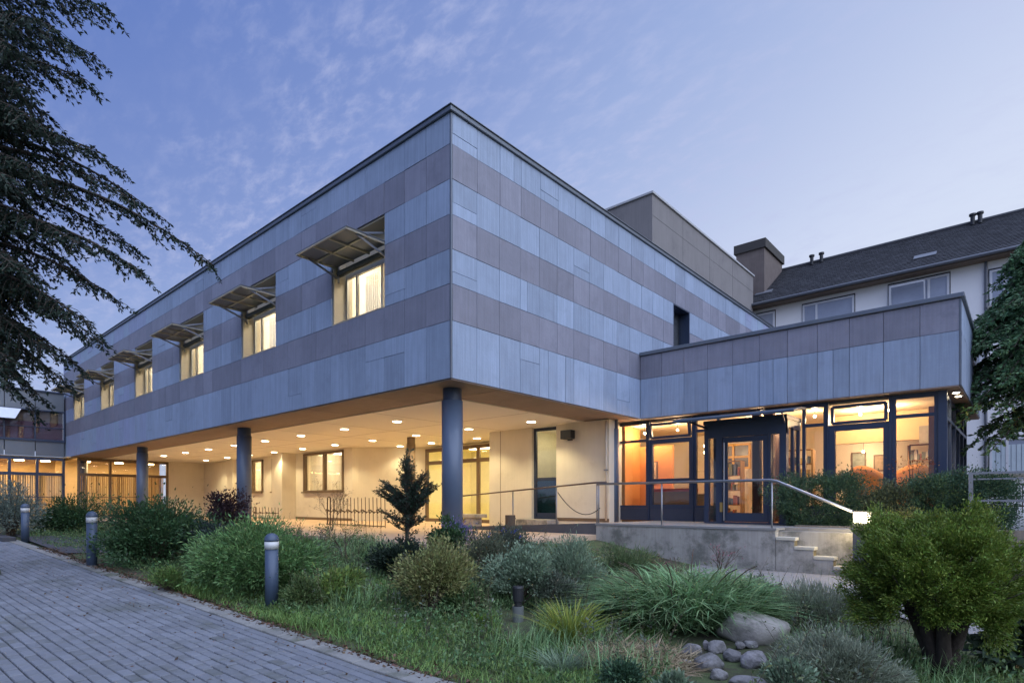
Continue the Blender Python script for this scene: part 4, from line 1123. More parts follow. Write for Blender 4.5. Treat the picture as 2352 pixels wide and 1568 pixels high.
M_AMBL = lamp_mat('amber_lamp', (1, .72, .34), 12)
warm_front(.35, 4.85, GX, 3, main)
warm_front(-6.0, -.12, AX - .05, 5, an)
box('plinth', M_CREAM, an, AX - .15, AX + .05, -9, -.1, .3, .80)

# ================================================================== foliage
def unit(a): return a / np.maximum(1e-9, np.linalg.norm(a, axis=1, keepdims=True))
def leaves(P, D, L, W, fold=0.25):
    """rhombic leaves: base points P, directions D, lengths L, widths W -> verts, quads"""
    n = len(P); D = unit(D)
    A = unit(np.cross(D, RNG.normal(size=(n, 3)))); B = np.cross(D, A)
    L = np.broadcast_to(np.asarray(L, float), (n,))[:, None]; W = np.broadcast_to(np.asarray(W, float), (n,))[:, None]
    mid = P + D * L * 0.5 + B * W * fold
    V = np.stack([P, mid + A * W * 0.5, P + D * L, mid - A * W * 0.5], 1).reshape(-1, 3)
    return V, np.arange(4 * n).reshape(-1, 4)
def rand_dirs(n): return unit(RNG.normal(size=(n, 3)))
def curve_pts(a, b, sag, n=6):
    a, b = Vector(a), Vector(b)
    return [a.lerp(b, t / n) + Vector((0, 0, sag * 4 * (t / n) * (1 - t / n))) for t in range(n + 1)]

def bush(name, label, cat, base, wx, wy, h, m, n, ll, lw, clumps=40, up=0.35, droop=0.0, low=0.12, spread=.20, spiky=16, group=None, tilt=1.0, stems=True, boxy=False, flowers=None):
    """rounded or spreading shrub: leaf clumps over an uneven body, woody stems inside"""
    base = Vector(base)
    t = thing(name, label, cat, base, group)
    d = rand_dirs(clumps * 3); d = d[d[:, 2] > -0.35][:clumps]
    rad = RNG.uniform(.40, 1.08, len(d))
    nl_ = int(RNG.integers(4, 7)); la = RNG.uniform(0, 2 * math.pi) + np.arange(nl_) * 2.4; lr = np.sqrt((np.arange(nl_) + .3) / nl_) * .62
    lx_, ly_ = np.cos(la) * lr, np.sin(la) * lr; lh = RNG.uniform(.52, 1.0, nl_); lh[0] = 1.0; li = RNG.integers(0, nl_, len(d))
    C = np.stack([base.x + (lx_[li] + d[:, 0] * .46 * rad) * wx / 2, base.y + (ly_[li] + d[:, 1] * .46 * rad) * wy / 2, base.z + lh[li] * h * (.46 + .48 * d[:, 2] * rad)], 1)
    if boxy:
        q_ = RNG.uniform(-1, 1, (len(d), 3)); q_ /= np.maximum(.55, np.max(np.abs(q_), axis=1))[:, None]; q_ *= RNG.uniform(.8, 1.0, (len(d), 1))
        C = np.array([base.x, base.y, base.z + h * .47]) + q_ * np.array([wx * .44, wy * .44, h * .44]); C[:, :2] += RNG.normal(size=(len(d), 2)) * .03
    C[:, 2] = np.maximum(C[:, 2], base.z + h * low)
    cs = RNG.lognormal(-.15, .42, len(d)) * spread * (wx + wy + h) / 3
    wgt = cs ** 2 / np.sum(cs ** 2)
    idx = RNG.choice(len(d), n, p=wgt)
    off = RNG.normal(size=(n, 3)); off = unit(off) * (RNG.uniform(0, 1, n) ** .45)[:, None] * cs[idx][:, None]
    off[:, 2] *= .8
    stray = RNG.uniform(0, 1, n) < .10; off[stray] *= RNG.uniform(1.2, 1.9, (stray.sum(), 1))
    P = C[idx] + off
    P[:, 2] = np.maximum(P[:, 2], base.z + .015)
    ctr = np.array([base.x, base.y, base.z + h * .25])
    out = unit(P - ctr)
    D = unit(off) * .45 + out * .75 + RNG.normal(size=(n, 3)) * .45 + np.array([0, 0, up - droop])
    V, F = leaves(P, D, ll * RNG.uniform(.55, 1.3, n), lw * RNG.uniform(.6, 1.25, n))
    np_mesh('foliage', V, F, m, t)
    if spiky:
        k = int(spiky); bi = RNG.choice(len(d), k)
        PV, PF = [], []
        sp = MB()
        for i in bi:
            a = Vector(C[i]); dr = Vector(out_dir(C[i], ctr)); dr.z += .5; dr.normalize()
            e = a + dr * random.uniform(.05, .19) * h
            q = np.array([a.lerp(e, s) for s in np.linspace(.2, 1, 16)])
            Vv, Ff = leaves(q, np.tile(np.array(dr), (16, 1)) + RNG.normal(size=(16, 3)) * .6, ll * .75, lw * .75)
            PF.append(Ff + sum(len(x) for x in PV)); PV.append(Vv)
            sp.tube([a, e], [.006, .002], 4)
        np_mesh('shoot_leaves', np.concatenate(PV), np.concatenate(PF), m, t)
        sp.build('shoots', M_TWIG, t, kind='stuff')
    if stems:
        s = MB()
        for c in C[:min(26, len(C))]:
            s.tube(curve_pts((base.x + random.uniform(-.05, .05) * wx, base.y + random.uniform(-.05, .05) * wy, base.z - .02), c, .04 * h, 4), [.022 * h + .004, .016 * h + .003, .011 * h + .003, .007 * h + .002, .003], 5)
        s.build('stems', M_TWIG, t, kind='stuff')
    if flowers:
        fm, k, r = flowers
        bi = RNG.choice(n, k); Q = P[bi] + unit(P[bi] - ctr) * .03
        VV, FF = [], []
        for a_ in range(5):
            Vv, Ff = leaves(Q, RNG.normal(size=(k, 3)) + np.array([0, 0, .4]), r, r * .7)
            FF.append(Ff + sum(len(x) for x in VV)); VV.append(Vv)
        np_mesh('flowers', np.concatenate(VV), np.concatenate(FF), fm, t, kind='stuff')
    return t
def out_dir(c, ctr):
    v = np.array(c) - ctr; return v / max(1e-6, np.linalg.norm(v))

def blades(P, H, W, lean, D=None):
    """grass blades bent in three segments"""
    n = len(P)
    a = RNG.uniform(0, 2 * math.pi, n); side = np.stack([np.cos(a), np.sin(a), np.zeros(n)], 1)
    ld = np.stack([np.cos(a + 1.3), np.sin(a + 1.3), np.zeros(n)], 1) if D is None else D
    H = np.asarray(H)[:, None]; W = np.asarray(W)[:, None]; ln = np.asarray(lean)[:, None]
    up = np.array([0, 0, 1.0])
    def q(t): return P + up * H * (t - .36 * np.minimum(ln, 2.0) * t * t) + ld * H * ln * (.25 * t + .75 * t * t)
    rows = [P - side * W / 2, P + side * W / 2]
    for t, k in ((.42, .48), (.76, .36)): rows += [q(t) - side * W * k, q(t) + side * W * k]
    V = np.stack(rows + [q(1.0)], 1).reshape(-1, 3)
    i = np.arange(n)[:, None] * 7
    F = np.concatenate([i + np.array([[*f]]) for f in ((0, 1, 3), (0, 3, 2), (2, 3, 5), (2, 5, 4), (4, 5, 6))])
    return V, F
def gz_arr(x, y): return np.array([ground_z(a, b) for a, b in zip(x, y)])

def tuft(name, label, cat, base, r, h, m, n, wdt, lean=(.3, 1.2), group=None, extra=None):
    base = Vector(base); t = thing(name, label, cat, base, group)
    a = RNG.uniform(0, 2 * math.pi, n); rr = np.sqrt(RNG.uniform(0, 1, n)) * r
    P = np.stack([base.x + rr * np.cos(a), base.y + rr * np.sin(a), np.full(n, base.z)], 1)
    P[:, 2] = gz_arr(P[:, 0], P[:, 1]) - .01
    D = np.stack([np.cos(a + RNG.normal(size=n) * .5), np.sin(a + RNG.normal(size=n) * .5), np.zeros(n)], 1)
    V, F = blades(P, h * RNG.uniform(.55, 1.1, n), wdt * RNG.uniform(.6, 1.3, n), RNG.uniform(lean[0], lean[1], n), D)
    np_mesh('blades', V, F, m, t)
    return t

def branch_sprays(trunk_pts, tips, m, par, leaf=(.085, .03), tw=.42, dens=1.0, hang=.35, nl=2):
    """conifer boughs: a limb to each tip with side twigs clad in short sprays"""
    limb = MB(); AV, AD, AL = [], [], []
    for a, b, sag, side_len in tips:
        a, b = Vector(a), Vector(b)
        n = 14; pts = curve_pts(a, b, sag, n)
        L = (b - a).length
        limb.tube(pts, [max(.006, .013 * L * (1 - i / n) + .004) for i in range(n + 1)], 6)
        ax = (b - a).normalized(); sidev = ax.cross(Vector((0, 0, 1))).normalized()
        k = int(L / .10 * dens)
        for i in range(k):
            s = .12 + .88 * (i + random.random()) / k
            fi = s * n; j = min(n - 1, int(fi)); p = pts[j].lerp(pts[j + 1], fi - j)
            tl = side_len * (1.15 - .75 * s) * random.uniform(.5, 1.15)
            sg = 1 if i % 2 else -1
            d = (sidev * sg * random.uniform(.5, 1.0) + ax * random.uniform(.35, .9) + Vector((0, 0, random.uniform(-hang - .25, -hang * .2 + .15)))).normalized()
            m_ = max(4, int(tl / .035))
            e = p + d * tl + Vector((0, 0, -hang * tl * .5))
            limb.tube([p, p + d * tl * .5, e], [.006, .004, .002], 4, caps=False)
            for q in range(m_):
                f = (q + random.random()) / m_
                c = p.lerp(e, f) + Vector((random.gauss(0, .012), random.gauss(0, .012), random.gauss(0, .012)))
                for _ in range(nl):
                    dd = d + Vector((random.gauss(0, .6), random.gauss(0, .6), random.gauss(-.12, .45)))
                    AV.append(c); AD.append(dd); AL.append(random.uniform(.6, 1.25))
    P = np.array(AV); D = np.array(AD); l = np.array(AL)
    V, F = leaves(P, D, leaf[0] * l, leaf[1] * l)
    return limb, V, F

# leaf colours
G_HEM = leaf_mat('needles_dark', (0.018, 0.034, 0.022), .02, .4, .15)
G_YEW = leaf_mat('needles_green', (0.090, 0.180, 0.081), .03, .45, .2)
G_THUJA = leaf_mat('thuja_green', (0.150, 0.215, 0.034), .03, .5, .25)
G_JUNI = leaf_mat('juniper_green', (0.111, 0.204, 0.066), .025, .5, .2)
G_DEEP = leaf_mat('leaf_deep', (0.048, 0.100, 0.039), .03, .5, .2)
G_HEDGE = leaf_mat('hedge_green', (0.054, 0.109, 0.058), .03, .5, .18)
G_GREY = leaf_mat('leaf_greygreen', (0.193, 0.261, 0.164), .03, .45, .25)
G_PALE = leaf_mat('leaf_pale_blue', (0.150, 0.190, 0.150), .03, .4, .25)
G_LIME = leaf_mat('leaf_lime', (0.170, 0.240, 0.060), .025, .5, .3)
G_OLIVE = leaf_mat('leaf_olive', (0.216, 0.224, 0.079), .04, .5, .25)
G_PURP = leaf_mat('leaf_purple', (0.045, 0.026, 0.030), .03, .5, .2)
G_LAV = leaf_mat('flower_lavender', (0.16, 0.15, 0.30), .03, .4, .3)
G_GRASS = leaf_mat('grass_blade', (0.178, 0.281, 0.076), .03, .45, .3)
G_GRASS2 = leaf_mat('grass_long', (0.229, 0.355, 0.152), .03, .45, .3)
G_SEDGE = leaf_mat('sedge_yellow', (0.264, 0.312, 0.060), .03, .4, .3)
G_STRAW = leaf_mat('straw', (0.408, 0.324, 0.204), .02, .4, .3)
G_SILVER = leaf_mat('leaf_silver', (0.247, 0.280, 0.195), .03, .4, .25)
G_DAY = leaf_mat('daylily_blade', (0.200, 0.317, 0.140), .03, .5, .3)
G_RED = leaf_mat('flower_red', (0.40, 0.03, 0.05), .02, .3, .3)
G_PINK = leaf_mat('flower_pink', (0.42, 0.10, 0.14), .02, .3, .3)
G_BROAD = leaf_mat('broad_leaf', (0.060, 0.095, 0.060), .02, .4, .15, .3)
G_LITTER = leaf_mat('fallen_leaf', (0.105, 0.060, 0.036), .03, .5, .1)
G_YELL = leaf_mat('flower_yellow', (0.62, 0.50, 0.04), .02, .3, .3)
G_RUSTL = leaf_mat('leaf_rust', (0.26, 0.09, 0.035), .04, .5, .25)

# ---- large conifer at the left edge
TP = at_depth(-230, 1200, 9.6)
t = thing('hemlock_tree', 'dark hanging conifer boughs reaching in from the left edge', 'tree', (TP.x, TP.y, drive_z(TP.x)))
struct(MB().lathe((TP.x, TP.y, drive_z(TP.x) - .1), [(1.25, 0), (1.25, .16), (1.15, .17), (.5, .24)], 32).build('tree_bed', M_SOIL))
MB().tube([(TP.x, TP.y, drive_z(TP.x) - .1), (TP.x + .05, TP.y, 3), (TP.x, TP.y + .05, 7), (TP.x, TP.y, 12)], [.36, .28, .2, .08], 12).build('trunk', M_BARK, t, smooth=True)
TIPS = [  # tip in the picture (u, v), depth, start height offset, sag
    (255, 25, 9.2, 1.3, .25, .85), (222, 130, 9.6, 1.2, .25, .9), (200, 185, 9.0, 1.4, .25, .8), (110, 265, 9.8, 1.2, .2, .9), (90, 120, 10.4, 1.2, .2, 1.0),
    (170, -20, 8.6, 1.0, .2, 1.0), (40, -40, 9.2, 1.0, .2, 1.0), (120, 60, 8.2, 1.3, .25, .9), (60, 200, 8.4, 1.3, .25, .9),
    (125, 300, 9.1, 1.2, .25, .8), (30, 320, 9.5, 1.3, .2, 1.0), (70, 380, 8.3, 1.4, .2, .9),
    (310, 462, 9.0, 1.5, .40, .55), (290, 400, 9.6, 1.4, .35, .5), (230, 350, 8.8, 1.2, .3, .6),
    (488, 607, 9.3, 2.0, .65, .62), (372, 500, 9.8, 1.6, .5, .5), (330, 628, 8.8, 1.6, .5, .7), (315, 575, 9.9, 1.6, .45, .75), (270, 690, 9.3, 1.5, .4, .7),
    (160, 450, 9.2, 1.4, .3, .9), (180, 560, 8.5, 1.5, .35, .9), (90, 500, 10.2, 1.4, .3, 1.0), (200, 640, 9.9, 1.5, .4, .8), (60, 620, 8.9, 1.4, .3, 1.0),
    (238, 790, 9.2, 1.5, .35, .7), (200, 740, 8.6, 1.5, .35, .8), (130, 700, 9.6, 1.4, .3, 1.0), (190, 850, 10.4, 1.6, .35, .8), (100, 800, 9.0, 1.4, .3, 1.0), (30, 720, 9.8, 1.4, .3, 1.1),
    (150, 880, 9.8, 1.5, .35, .85), (60, 880, 10.6, 1.5, .3, 1.0), (115, 935, 11.0, 1.6, .3, .6), (20, 830, 8.6, 1.5, .3, .9)]
tl = []
for u, v, Y, up_, sag, sl in TIPS:
    e = at_depth(u, v, Y)
    dist = math.hypot(e.x - TP.x, e.y - TP.y)
    a = Vector((TP.x + random.uniform(-.05, .05), TP.y + random.uniform(-.05, .05), e.z + up_ * .75 + random.uniform(-.2, .2)))
    tl.append((a, e, sag, sl))
    if u < 160:
        e2 = at_depth(u - random.uniform(20, 110), v + random.uniform(-70, 60), Y + random.uniform(-.9, .9))
        tl.append((a, e2, sag, sl * 1.1))
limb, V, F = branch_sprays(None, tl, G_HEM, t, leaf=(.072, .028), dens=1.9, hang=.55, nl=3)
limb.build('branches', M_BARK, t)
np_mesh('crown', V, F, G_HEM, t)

# ---- conifer at the right edge
TP2 = at_depth(2440, 1200, 15.0)
t = thing('spruce_tree', 'green layered conifer in front of the white house at the right edge', 'tree', (TP2.x, TP2.y, 1.1))
MB().tube([(TP2.x, TP2.y, 1.0), (TP2.x, TP2.y, 6), (TP2.x, TP2.y, 9.5)], [.22, .15, .04], 10).build('trunk', M_BARK, t, smooth=True)
tl = []
for i in range(470):
    f = random.random() ** .85
    z = 3.5 + f * 5.7
    ang = random.uniform(0, 2 * math.pi)
    rr = (2.85 * (1 - f ** 1.9) + .3) * random.uniform(.72, 1.05) * (0.72 if f < .10 else 1)
    a = Vector((TP2.x, TP2.y, z + .3)); e = Vector((TP2.x + rr * math.cos(ang), TP2.y + rr * math.sin(ang), z - .25 * rr + random.uniform(-.2, .2)))
    if depth_of(e) > 15.0 + 1.3: continue
    tl.append((a, e, .16 * rr, .55))
limb, V, F = branch_sprays(None, tl, G_YEW, t, leaf=(.12, .045), dens=1.0, hang=.30, nl=3)
limb.build('branches', M_BARK, t); np_mesh('crown', V, F, G_YEW, t)

# ---- clipped thuja in the right foreground
b = on_ground(2165, 1545)
b = Vector((b.x, b.y, ground_z(b.x, b.y)))
YT = depth_of(b)
pc = at_depth(2146, 1332, YT)
ts = thing('thuja_bush', 'broad light green thuja on a dark flared trunk in the right foreground', 'bush', b)
tr_ = MB()
for k, (ox, oy) in enumerate(((0, 0), (.03, .015), (-.03, .01), (.01, -.025), (-.015, -.015))):
    a = Vector((b.x + ox, b.y + oy, b.z - .03)); e = Vector((pc.x + ox * 9, pc.y + oy * 9, pc.z - .10))
    tr_.tube([a, a.lerp(e, .3) + Vector((ox * -.3, 0, 0)), a.lerp(e, .65), e], [.11, .062, .05, .04], 9)
for k in range(70):
    d = Vector((random.gauss(0, 1), random.gauss(0, 1), random.uniform(-.25, .8))).normalized()
    a = Vector((b.x, b.y, b.z + .36 + random.uniform(0, .25))); e = Vector((pc.x + d.x * .68, pc.y + d.y * .62, pc.z + d.z * .5))
    tr_.tube(curve_pts(a, e, -.05, 5), [.022, .016, .012, .009, .006, .003], 5)
tr_.build('trunk', M_BARK, ts, smooth=True)
SXT = YT / FPX
def thuja_outline(d):
    """uneven body radius by direction"""
    return 1.0 + .10 * np.sin(5 * d[:, 0] + 2) * np.sin(4 * d[:, 2] + 1) + .07 * np.sin(9 * d[:, 1] + 3 * d[:, 2])
nC = 420
d = rand_dirs(nC * 2); d = d[d[:, 2] > -.72][:nC]
C = np.array([pc.x, pc.y, pc.z]) + d * thuja_outline(d)[:, None] * np.array([152 * SXT, 150 * SXT, 132 * SXT]) * (RNG.uniform(.62, 1.0, len(d)) + .16 * (RNG.uniform(0, 1, len(d)) < .12))[:, None]
n = 135000; idx = RNG.integers(0, len(d), n)
axis = unit(d + np.array([0, 0, .55]) + RNG.normal(size=d.shape) * .25)
s_ = RNG.uniform(-.06, .15, n)[:, None]
P = C[idx] + axis[idx] * s_ + RNG.normal(size=(n, 3)) * np.array([.034, .034, .030])
V, F = leaves(P, axis[idx] + RNG.normal(size=(n, 3)) * .45, .034 * RNG.uniform(.6, 1.3, n), .0105 * RNG.uniform(.6, 1.3, n))
np_mesh('crown', V, F, G_THUJA, ts)

# ---- broad-leaved plant at the right edge
b = on_ground(2345, 1530)
bush('broadleaf_shrub', 'dark glossy broad leaved shrub cut off by the right edge below the path', 'shrub', b, .55, .5, .62, G_BROAD, 420, .17, .085, clumps=22, up=.1, low=.3)

def gb(u, v): return on_ground(u, v)
def px(p): return depth_of(p) / FPX
def shrub_px(name, label, cat, u0, u1, vt, vb, m, n, ll, lw, dy=.8, back=0.0, **k):
    """shrub that fills a patch of the picture, standing on the ground"""
    b = gb((u0 + u1) / 2, vb); s = px(b)
    wv = (u1 - u0) * s; h = (V0 - vt) * s + CAM[2] - b.z
    r_ = ray((u0 + u1) / 2); fwd = Vector((r_[0], r_[1], 0)).normalized()
    b2 = b + fwd * (wv * dy * .42 + back); b2.z = ground_z(b2.x, b2.y)
    s2 = px(b2); wv = (u1 - u0) * s2 * 1.12; h = (V0 - vt) * s2 + CAM[2] - b2.z
    return bush(name, label, cat, b2, wv, wv * dy, h, m, n, ll, lw, **k)

SH = shrub_px
SH('juniper_shrub', 'wide feathery green juniper behind the nearest bollard', 'shrub', 420, 770, 1208, 1392, G_JUNI, 34000, .085, .022, dy=.85, back=.75, clumps=95, up=.15, spread=.13, low=.08)
SH('evergreen_shrub', 'large dark green shrub with loose shoots between two bollards', 'shrub', 215, 480, 1148, 1306, G_DEEP, 21000, .075, .035, dy=.8, clumps=70, spread=.16, spiky=26)
SH('yew_hedge', 'low dark hedge mound beside the far bollard', 'shrub', 70, 245, 1148, 1222, G_DEEP, 9000, .10, .035, dy=.6, clumps=50, up=.1, spread=.15)
SH('willow_shrub', 'pale blue green airy shrub at the left edge before the annex', 'shrub', -60, 110, 1098, 1232, G_PALE, 6500, .10, .028, dy=.7, clumps=34, spread=.19, spiky=18)
SH('barberry_shrub', 'purple leaved upright shrub against the second column', 'shrub', 474, 582, 1108, 1238, G_PURP, 4200, .075, .045, dy=.8, clumps=40, spread=.16, spiky=12)
SH('blue_juniper', 'dull bluish shrub tucked between the dark shrub and the feathery juniper', 'shrub', 440, 560, 1195, 1290, leaf_mat('leaf_bluish', (.045, .065, .06), .02, .4), 5000, .07, .025, dy=.8, clumps=30)
SH('variegated_shrub', 'small lime green leafy shrub right of the nearest bollard', 'shrub', 712, 842, 1300, 1378, G_LIME, 2600, .075, .045, dy=.7, clumps=30, spread=.15)
SH('dark_cypress', 'low dark green conifer under the upright dwarf conifer', 'shrub', 850, 985, 1240, 1330, leaf_mat('needles_black', (.02, .035, .022), .02, .4), 5500, .075, .03, dy=.8, clumps=36)
SH('spirea_shrub', 'yellowish brown twiggy shrub in the middle of the bed', 'shrub', 875, 1110, 1222, 1420, G_OLIVE, 12000, .06, .024, dy=.7, clumps=75, spread=.14, spiky=34)
SH('cotoneaster_shrub', 'grey green rounded shrub around the small black garden light', 'shrub', 1100, 1290, 1250, 1400, G_GREY, 11000, .055, .028, dy=.7, clumps=60, spread=.15, flowers=(G_YELL, 14, .03))
SH('santolina_shrub', 'pale grey green feathery shrub before the ramp wall', 'shrub', 1245, 1400, 1235, 1385, G_GREY, 10500, .075, .014, dy=.8, clumps=46, spread=.17, up=.5, spiky=24)
SH('broom_shrub', 'tall soft green broom clump before the terrace wall', 'shrub', 1360, 1490, 1240, 1345, leaf_mat('leaf_soft', (0.119, 0.168, 0.070), .03, .4), 8500, .09, .012, dy=.8, clumps=30, spread=.2, up=.9)
SH('ground_cover', 'low dark green cover between grass and the grey shrubs', 'shrub', 1000, 1150, 1350, 1420, leaf_mat('leaf_mid', (0.084, 0.140, 0.049), .03, .5), 6500, .055, .025, dy=.6, clumps=40, low=.02)
SH('catmint_shrub', 'hazy lavender flowered clump at the foot of the corner column', 'shrub', 1005, 1080, 1165, 1262, G_LAV, 2600, .05, .02, dy=.8, clumps=24, up=.6)
SH('aster_shrub', 'blue flowered wispy clump left of the ramp wall', 'shrub', 1110, 1230, 1205, 1300, leaf_mat('leaf_dull', (0.091, 0.111, 0.078), .03, .4), 5200, .055, .018, dy=.8, clumps=36, up=.6, spiky=16, flowers=(leaf_mat('flower_blue', (.10, .12, .42), .02, .3), 60, .035))
SH('low_evergreen', 'small dark evergreen left of the corner column base', 'shrub', 985, 1060, 1188, 1290, G_DEEP, 2600, .07, .035, dy=.8, clumps=26)
SH('heath_shrub', 'silvery grey green heath clump between boulder and thuja', 'shrub', 1800, 2045, 1440, 1610, G_SILVER, 21000, .060, .007, dy=.8, clumps=110, spread=.15, up=.7, low=.04, spiky=50)
SH('seed_grass', 'tall thin pale seed heads standing before the gravel path', 'shrub', 1795, 1960, 1345, 1450, G_SILVER, 7000, .10, .008, dy=.7, clumps=30, spread=.2, up=1.4)
SH('creeping_juniper', 'dark low mat in front of the dry straw', 'shrub', 1390, 1480, 1518, 1590, G_HEDGE, 2600, .05, .016, dy=.7, clumps=24)
SH('weedy_clump', 'mixed weedy leaves in front of the pebbles', 'shrub', 1500, 1575, 1535, 1620, G_GREY, 1400, .06, .022, dy=.6, clumps=30, low=.02, up=.6)
SH('bank_shrub', 'grey leafy clump right of the pebbles at the bottom edge', 'shrub', 1765, 1850, 1505, 1620, G_GREY, 2400, .05, .02, dy=.6, clumps=34, low=.02)

SH('fern_clump', 'loose pale green clump between the bollard juniper and the lime shrub', 'shrub', 650, 740, 1310, 1400, leaf_mat('leaf_fresh', (.12, .17, .06), .03, .5, .3), 2600, .065, .02, dy=.7, clumps=40, up=.5, spread=.15, spiky=8)
SH('meadow_clump', 'tall ragged meadow growth behind the yellowish shrub', 'shrub', 1040, 1180, 1215, 1330, leaf_mat('leaf_ragged', (.11, .125, .075), .05, .5, .3), 4200, .06, .016, dy=.8, clumps=50, up=.8, spread=.17, spiky=50)
SH('sage_clump', 'loose grey sage growth right of the black garden light', 'shrub', 1225, 1330, 1320, 1410, leaf_mat('leaf_sage', (.13, .155, .11), .03, .5, .3), 4200, .06, .018, dy=.7, clumps=50, up=.6, spread=.16, spiky=40)
SH('bindweed_patch', 'low pale trailing growth at the right foot of the strap leaf mound', 'shrub', 1690, 1800, 1325, 1400, G_GREY, 3600, .055, .022, dy=.8, clumps=45, up=.4, spread=.17, spiky=24)
SH('edge_weeds', 'fresh green weeds at the paving edge left of the nearest bollard', 'shrub', 330, 440, 1300, 1360, leaf_mat('leaf_edge', (.12, .19, .05), .03, .5, .3), 1800, .05, .018, dy=.6, clumps=30, up=.6, low=.03)
# ---- mound of arching blades (day lilies) with a few bent stems
b = gb(1570, 1465); b = b + Vector((ray(1570)[0], ray(1570)[1], 0)) * 1.0; b.z = ground_z(b.x, b.y)
t = thing('daylily_mound', 'broad mound of arching strap leaves behind the boulder', 'plant', b)
n = 5200; a = RNG.uniform(0, 2 * math.pi, n); rr = np.sqrt(RNG.uniform(0, 1, n)) * .98
P = np.stack([b.x + rr * np.cos(a) * 1.05, b.y + rr * np.sin(a) * .95, np.zeros(n)], 1)
hh = (.34 + .34 * np.sqrt(np.maximum(0, 1 - rr ** 2 * .85)))
P[:, 2] = gz_arr(P[:, 0], P[:, 1]) + RNG.uniform(0, .55, n) * hh
D = np.stack([np.cos(a), np.sin(a), np.zeros(n)], 1) * .8 + RNG.normal(size=(n, 3)) * .85; D[:, 2] = 0
V, F = blades(P, hh * RNG.uniform(.35, .95, n), .022 * RNG.uniform(.4, 1.5, n), RNG.uniform(.5, 2.4, n), unit(D))
np_mesh('blades', V, F, G_DAY, t)
s = MB()
for i in range(16):
    an_ = random.uniform(0, 6.28); q = random.uniform(.2, .8)
    a_ = Vector((b.x + q * math.cos(an_), b.y + q * math.sin(an_), b.z)); e = a_ + Vector((math.cos(an_) * .6, math.sin(an_) * .6, random.uniform(.45, .85)))
    s.tube(curve_pts(a_, e, .14, 5), .007, 5)
s.build('stalks', M_TWIG, t, kind='stuff')
b = gb(1310, 1482)
tuft('sedge_tuft', 'bright yellow green grass tuft beside the dry straw', 'grass tuft', b, .10, .62, G_SEDGE, 420, .013, (.3, 1.1))
b = gb(1105, 1440)
tuft('lily_tuft', 'small bright green tuft standing in the lawn', 'grass tuft', b, .07, .24, leaf_mat('tuft_green', (.15, .24, .03), .03, .4, .3), 130, .020, (.2, .9))
b = gb(1290, 1540)
tuft('fescue_tuft', 'grey blue grass tuft left of the dry straw', 'grass tuft', b, .14, .30, G_GREY, 380, .006, (.5, 1.4))
b = gb(1415, 1525)
b = b + Vector((.12, .2, 0)); t = thing('straw_heap', 'flattened heap of dry pale straw in the foreground bed', 'straw', b)
n = 2300; a = RNG.uniform(0, 6.283, n); rr = np.sqrt(RNG.uniform(0, 1, n)) * .52
P = np.stack([b.x + rr * np.cos(a) * 1.2, b.y + rr * np.sin(a), np.zeros(n)], 1); P[:, 2] = gz_arr(P[:, 0], P[:, 1]) + RNG.uniform(0, .13, n) * (1.1 - rr / .52)
D = RNG.normal(size=(n, 3)); D[:, 2] = np.abs(D[:, 2]) * .3
V, F = leaves(P, D, .24 * RNG.uniform(.4, 1.3, n), .009 * RNG.uniform(.5, 1.5, n)); np_mesh('stalks', V, F, G_STRAW, t)

# ---- upright dwarf conifer before the corner column
b = gb(935, 1300); b = Vector((b.x, b.y, b.z))
s_ = px(b)
t = thing('dwarf_conifer', 'irregular dark upright conifer left of the corner column', 'tree', b)
mass = [(934, 1052, 12, 22), (938, 1075, 17, 22), (932, 1100, 22, 22), (936, 1125, 24, 24), (902, 1122, 20, 13), (968, 1135, 20, 16), (884, 1112, 15, 12), (986, 1112, 13, 17), (976, 1092, 9, 16), (912, 1138, 16, 12), (958, 1118, 12, 12), (900, 1160, 24, 16), (928, 1162, 24, 20), (955, 1160, 24, 22), (978, 1150, 16, 12), (895, 1185, 30, 22), (930, 1200, 40, 30), (965, 1200, 26, 24), (938, 1240, 30, 30), (950, 1265, 26, 26), (920, 1265, 30, 24), (940, 1145, 26, 40), (1000, 1125, 10, 12), (872, 1130, 12, 10)]
Yc = depth_of(b)
tips_ = []
for u, v, ru, rv in mass:
    for _ in range(5):
        c = at_depth(u + random.uniform(-.7, .7) * ru, v - random.uniform(-.3, .8) * rv, Yc + random.uniform(-.28, .28))
        f_ = random.uniform(.25, .55); o_ = Vector((b.x, b.y, b.z + (c.z - b.z) * (1 - f_ * .55)))
        tips_.append((o_, c, -.03, .20))
tips_.append((b, at_depth(934, 1036, Yc), 0, .14))
lb, V, F = branch_sprays(None, tips_, None, t, leaf=(.042, .016), dens=2.6, hang=-.25, nl=3)
lb.tube([b - Vector((0, 0, .05)), (b.x, b.y, b.z + .7), at_depth(934, 1050, Yc)], [.045, .03, .01], 7)
np_mesh('crown', V, F, leaf_mat('needles_dwarf', (.026, .052, .032), .025, .5, .15), t); lb.build('trunk', M_BARK, t, kind='stuff')

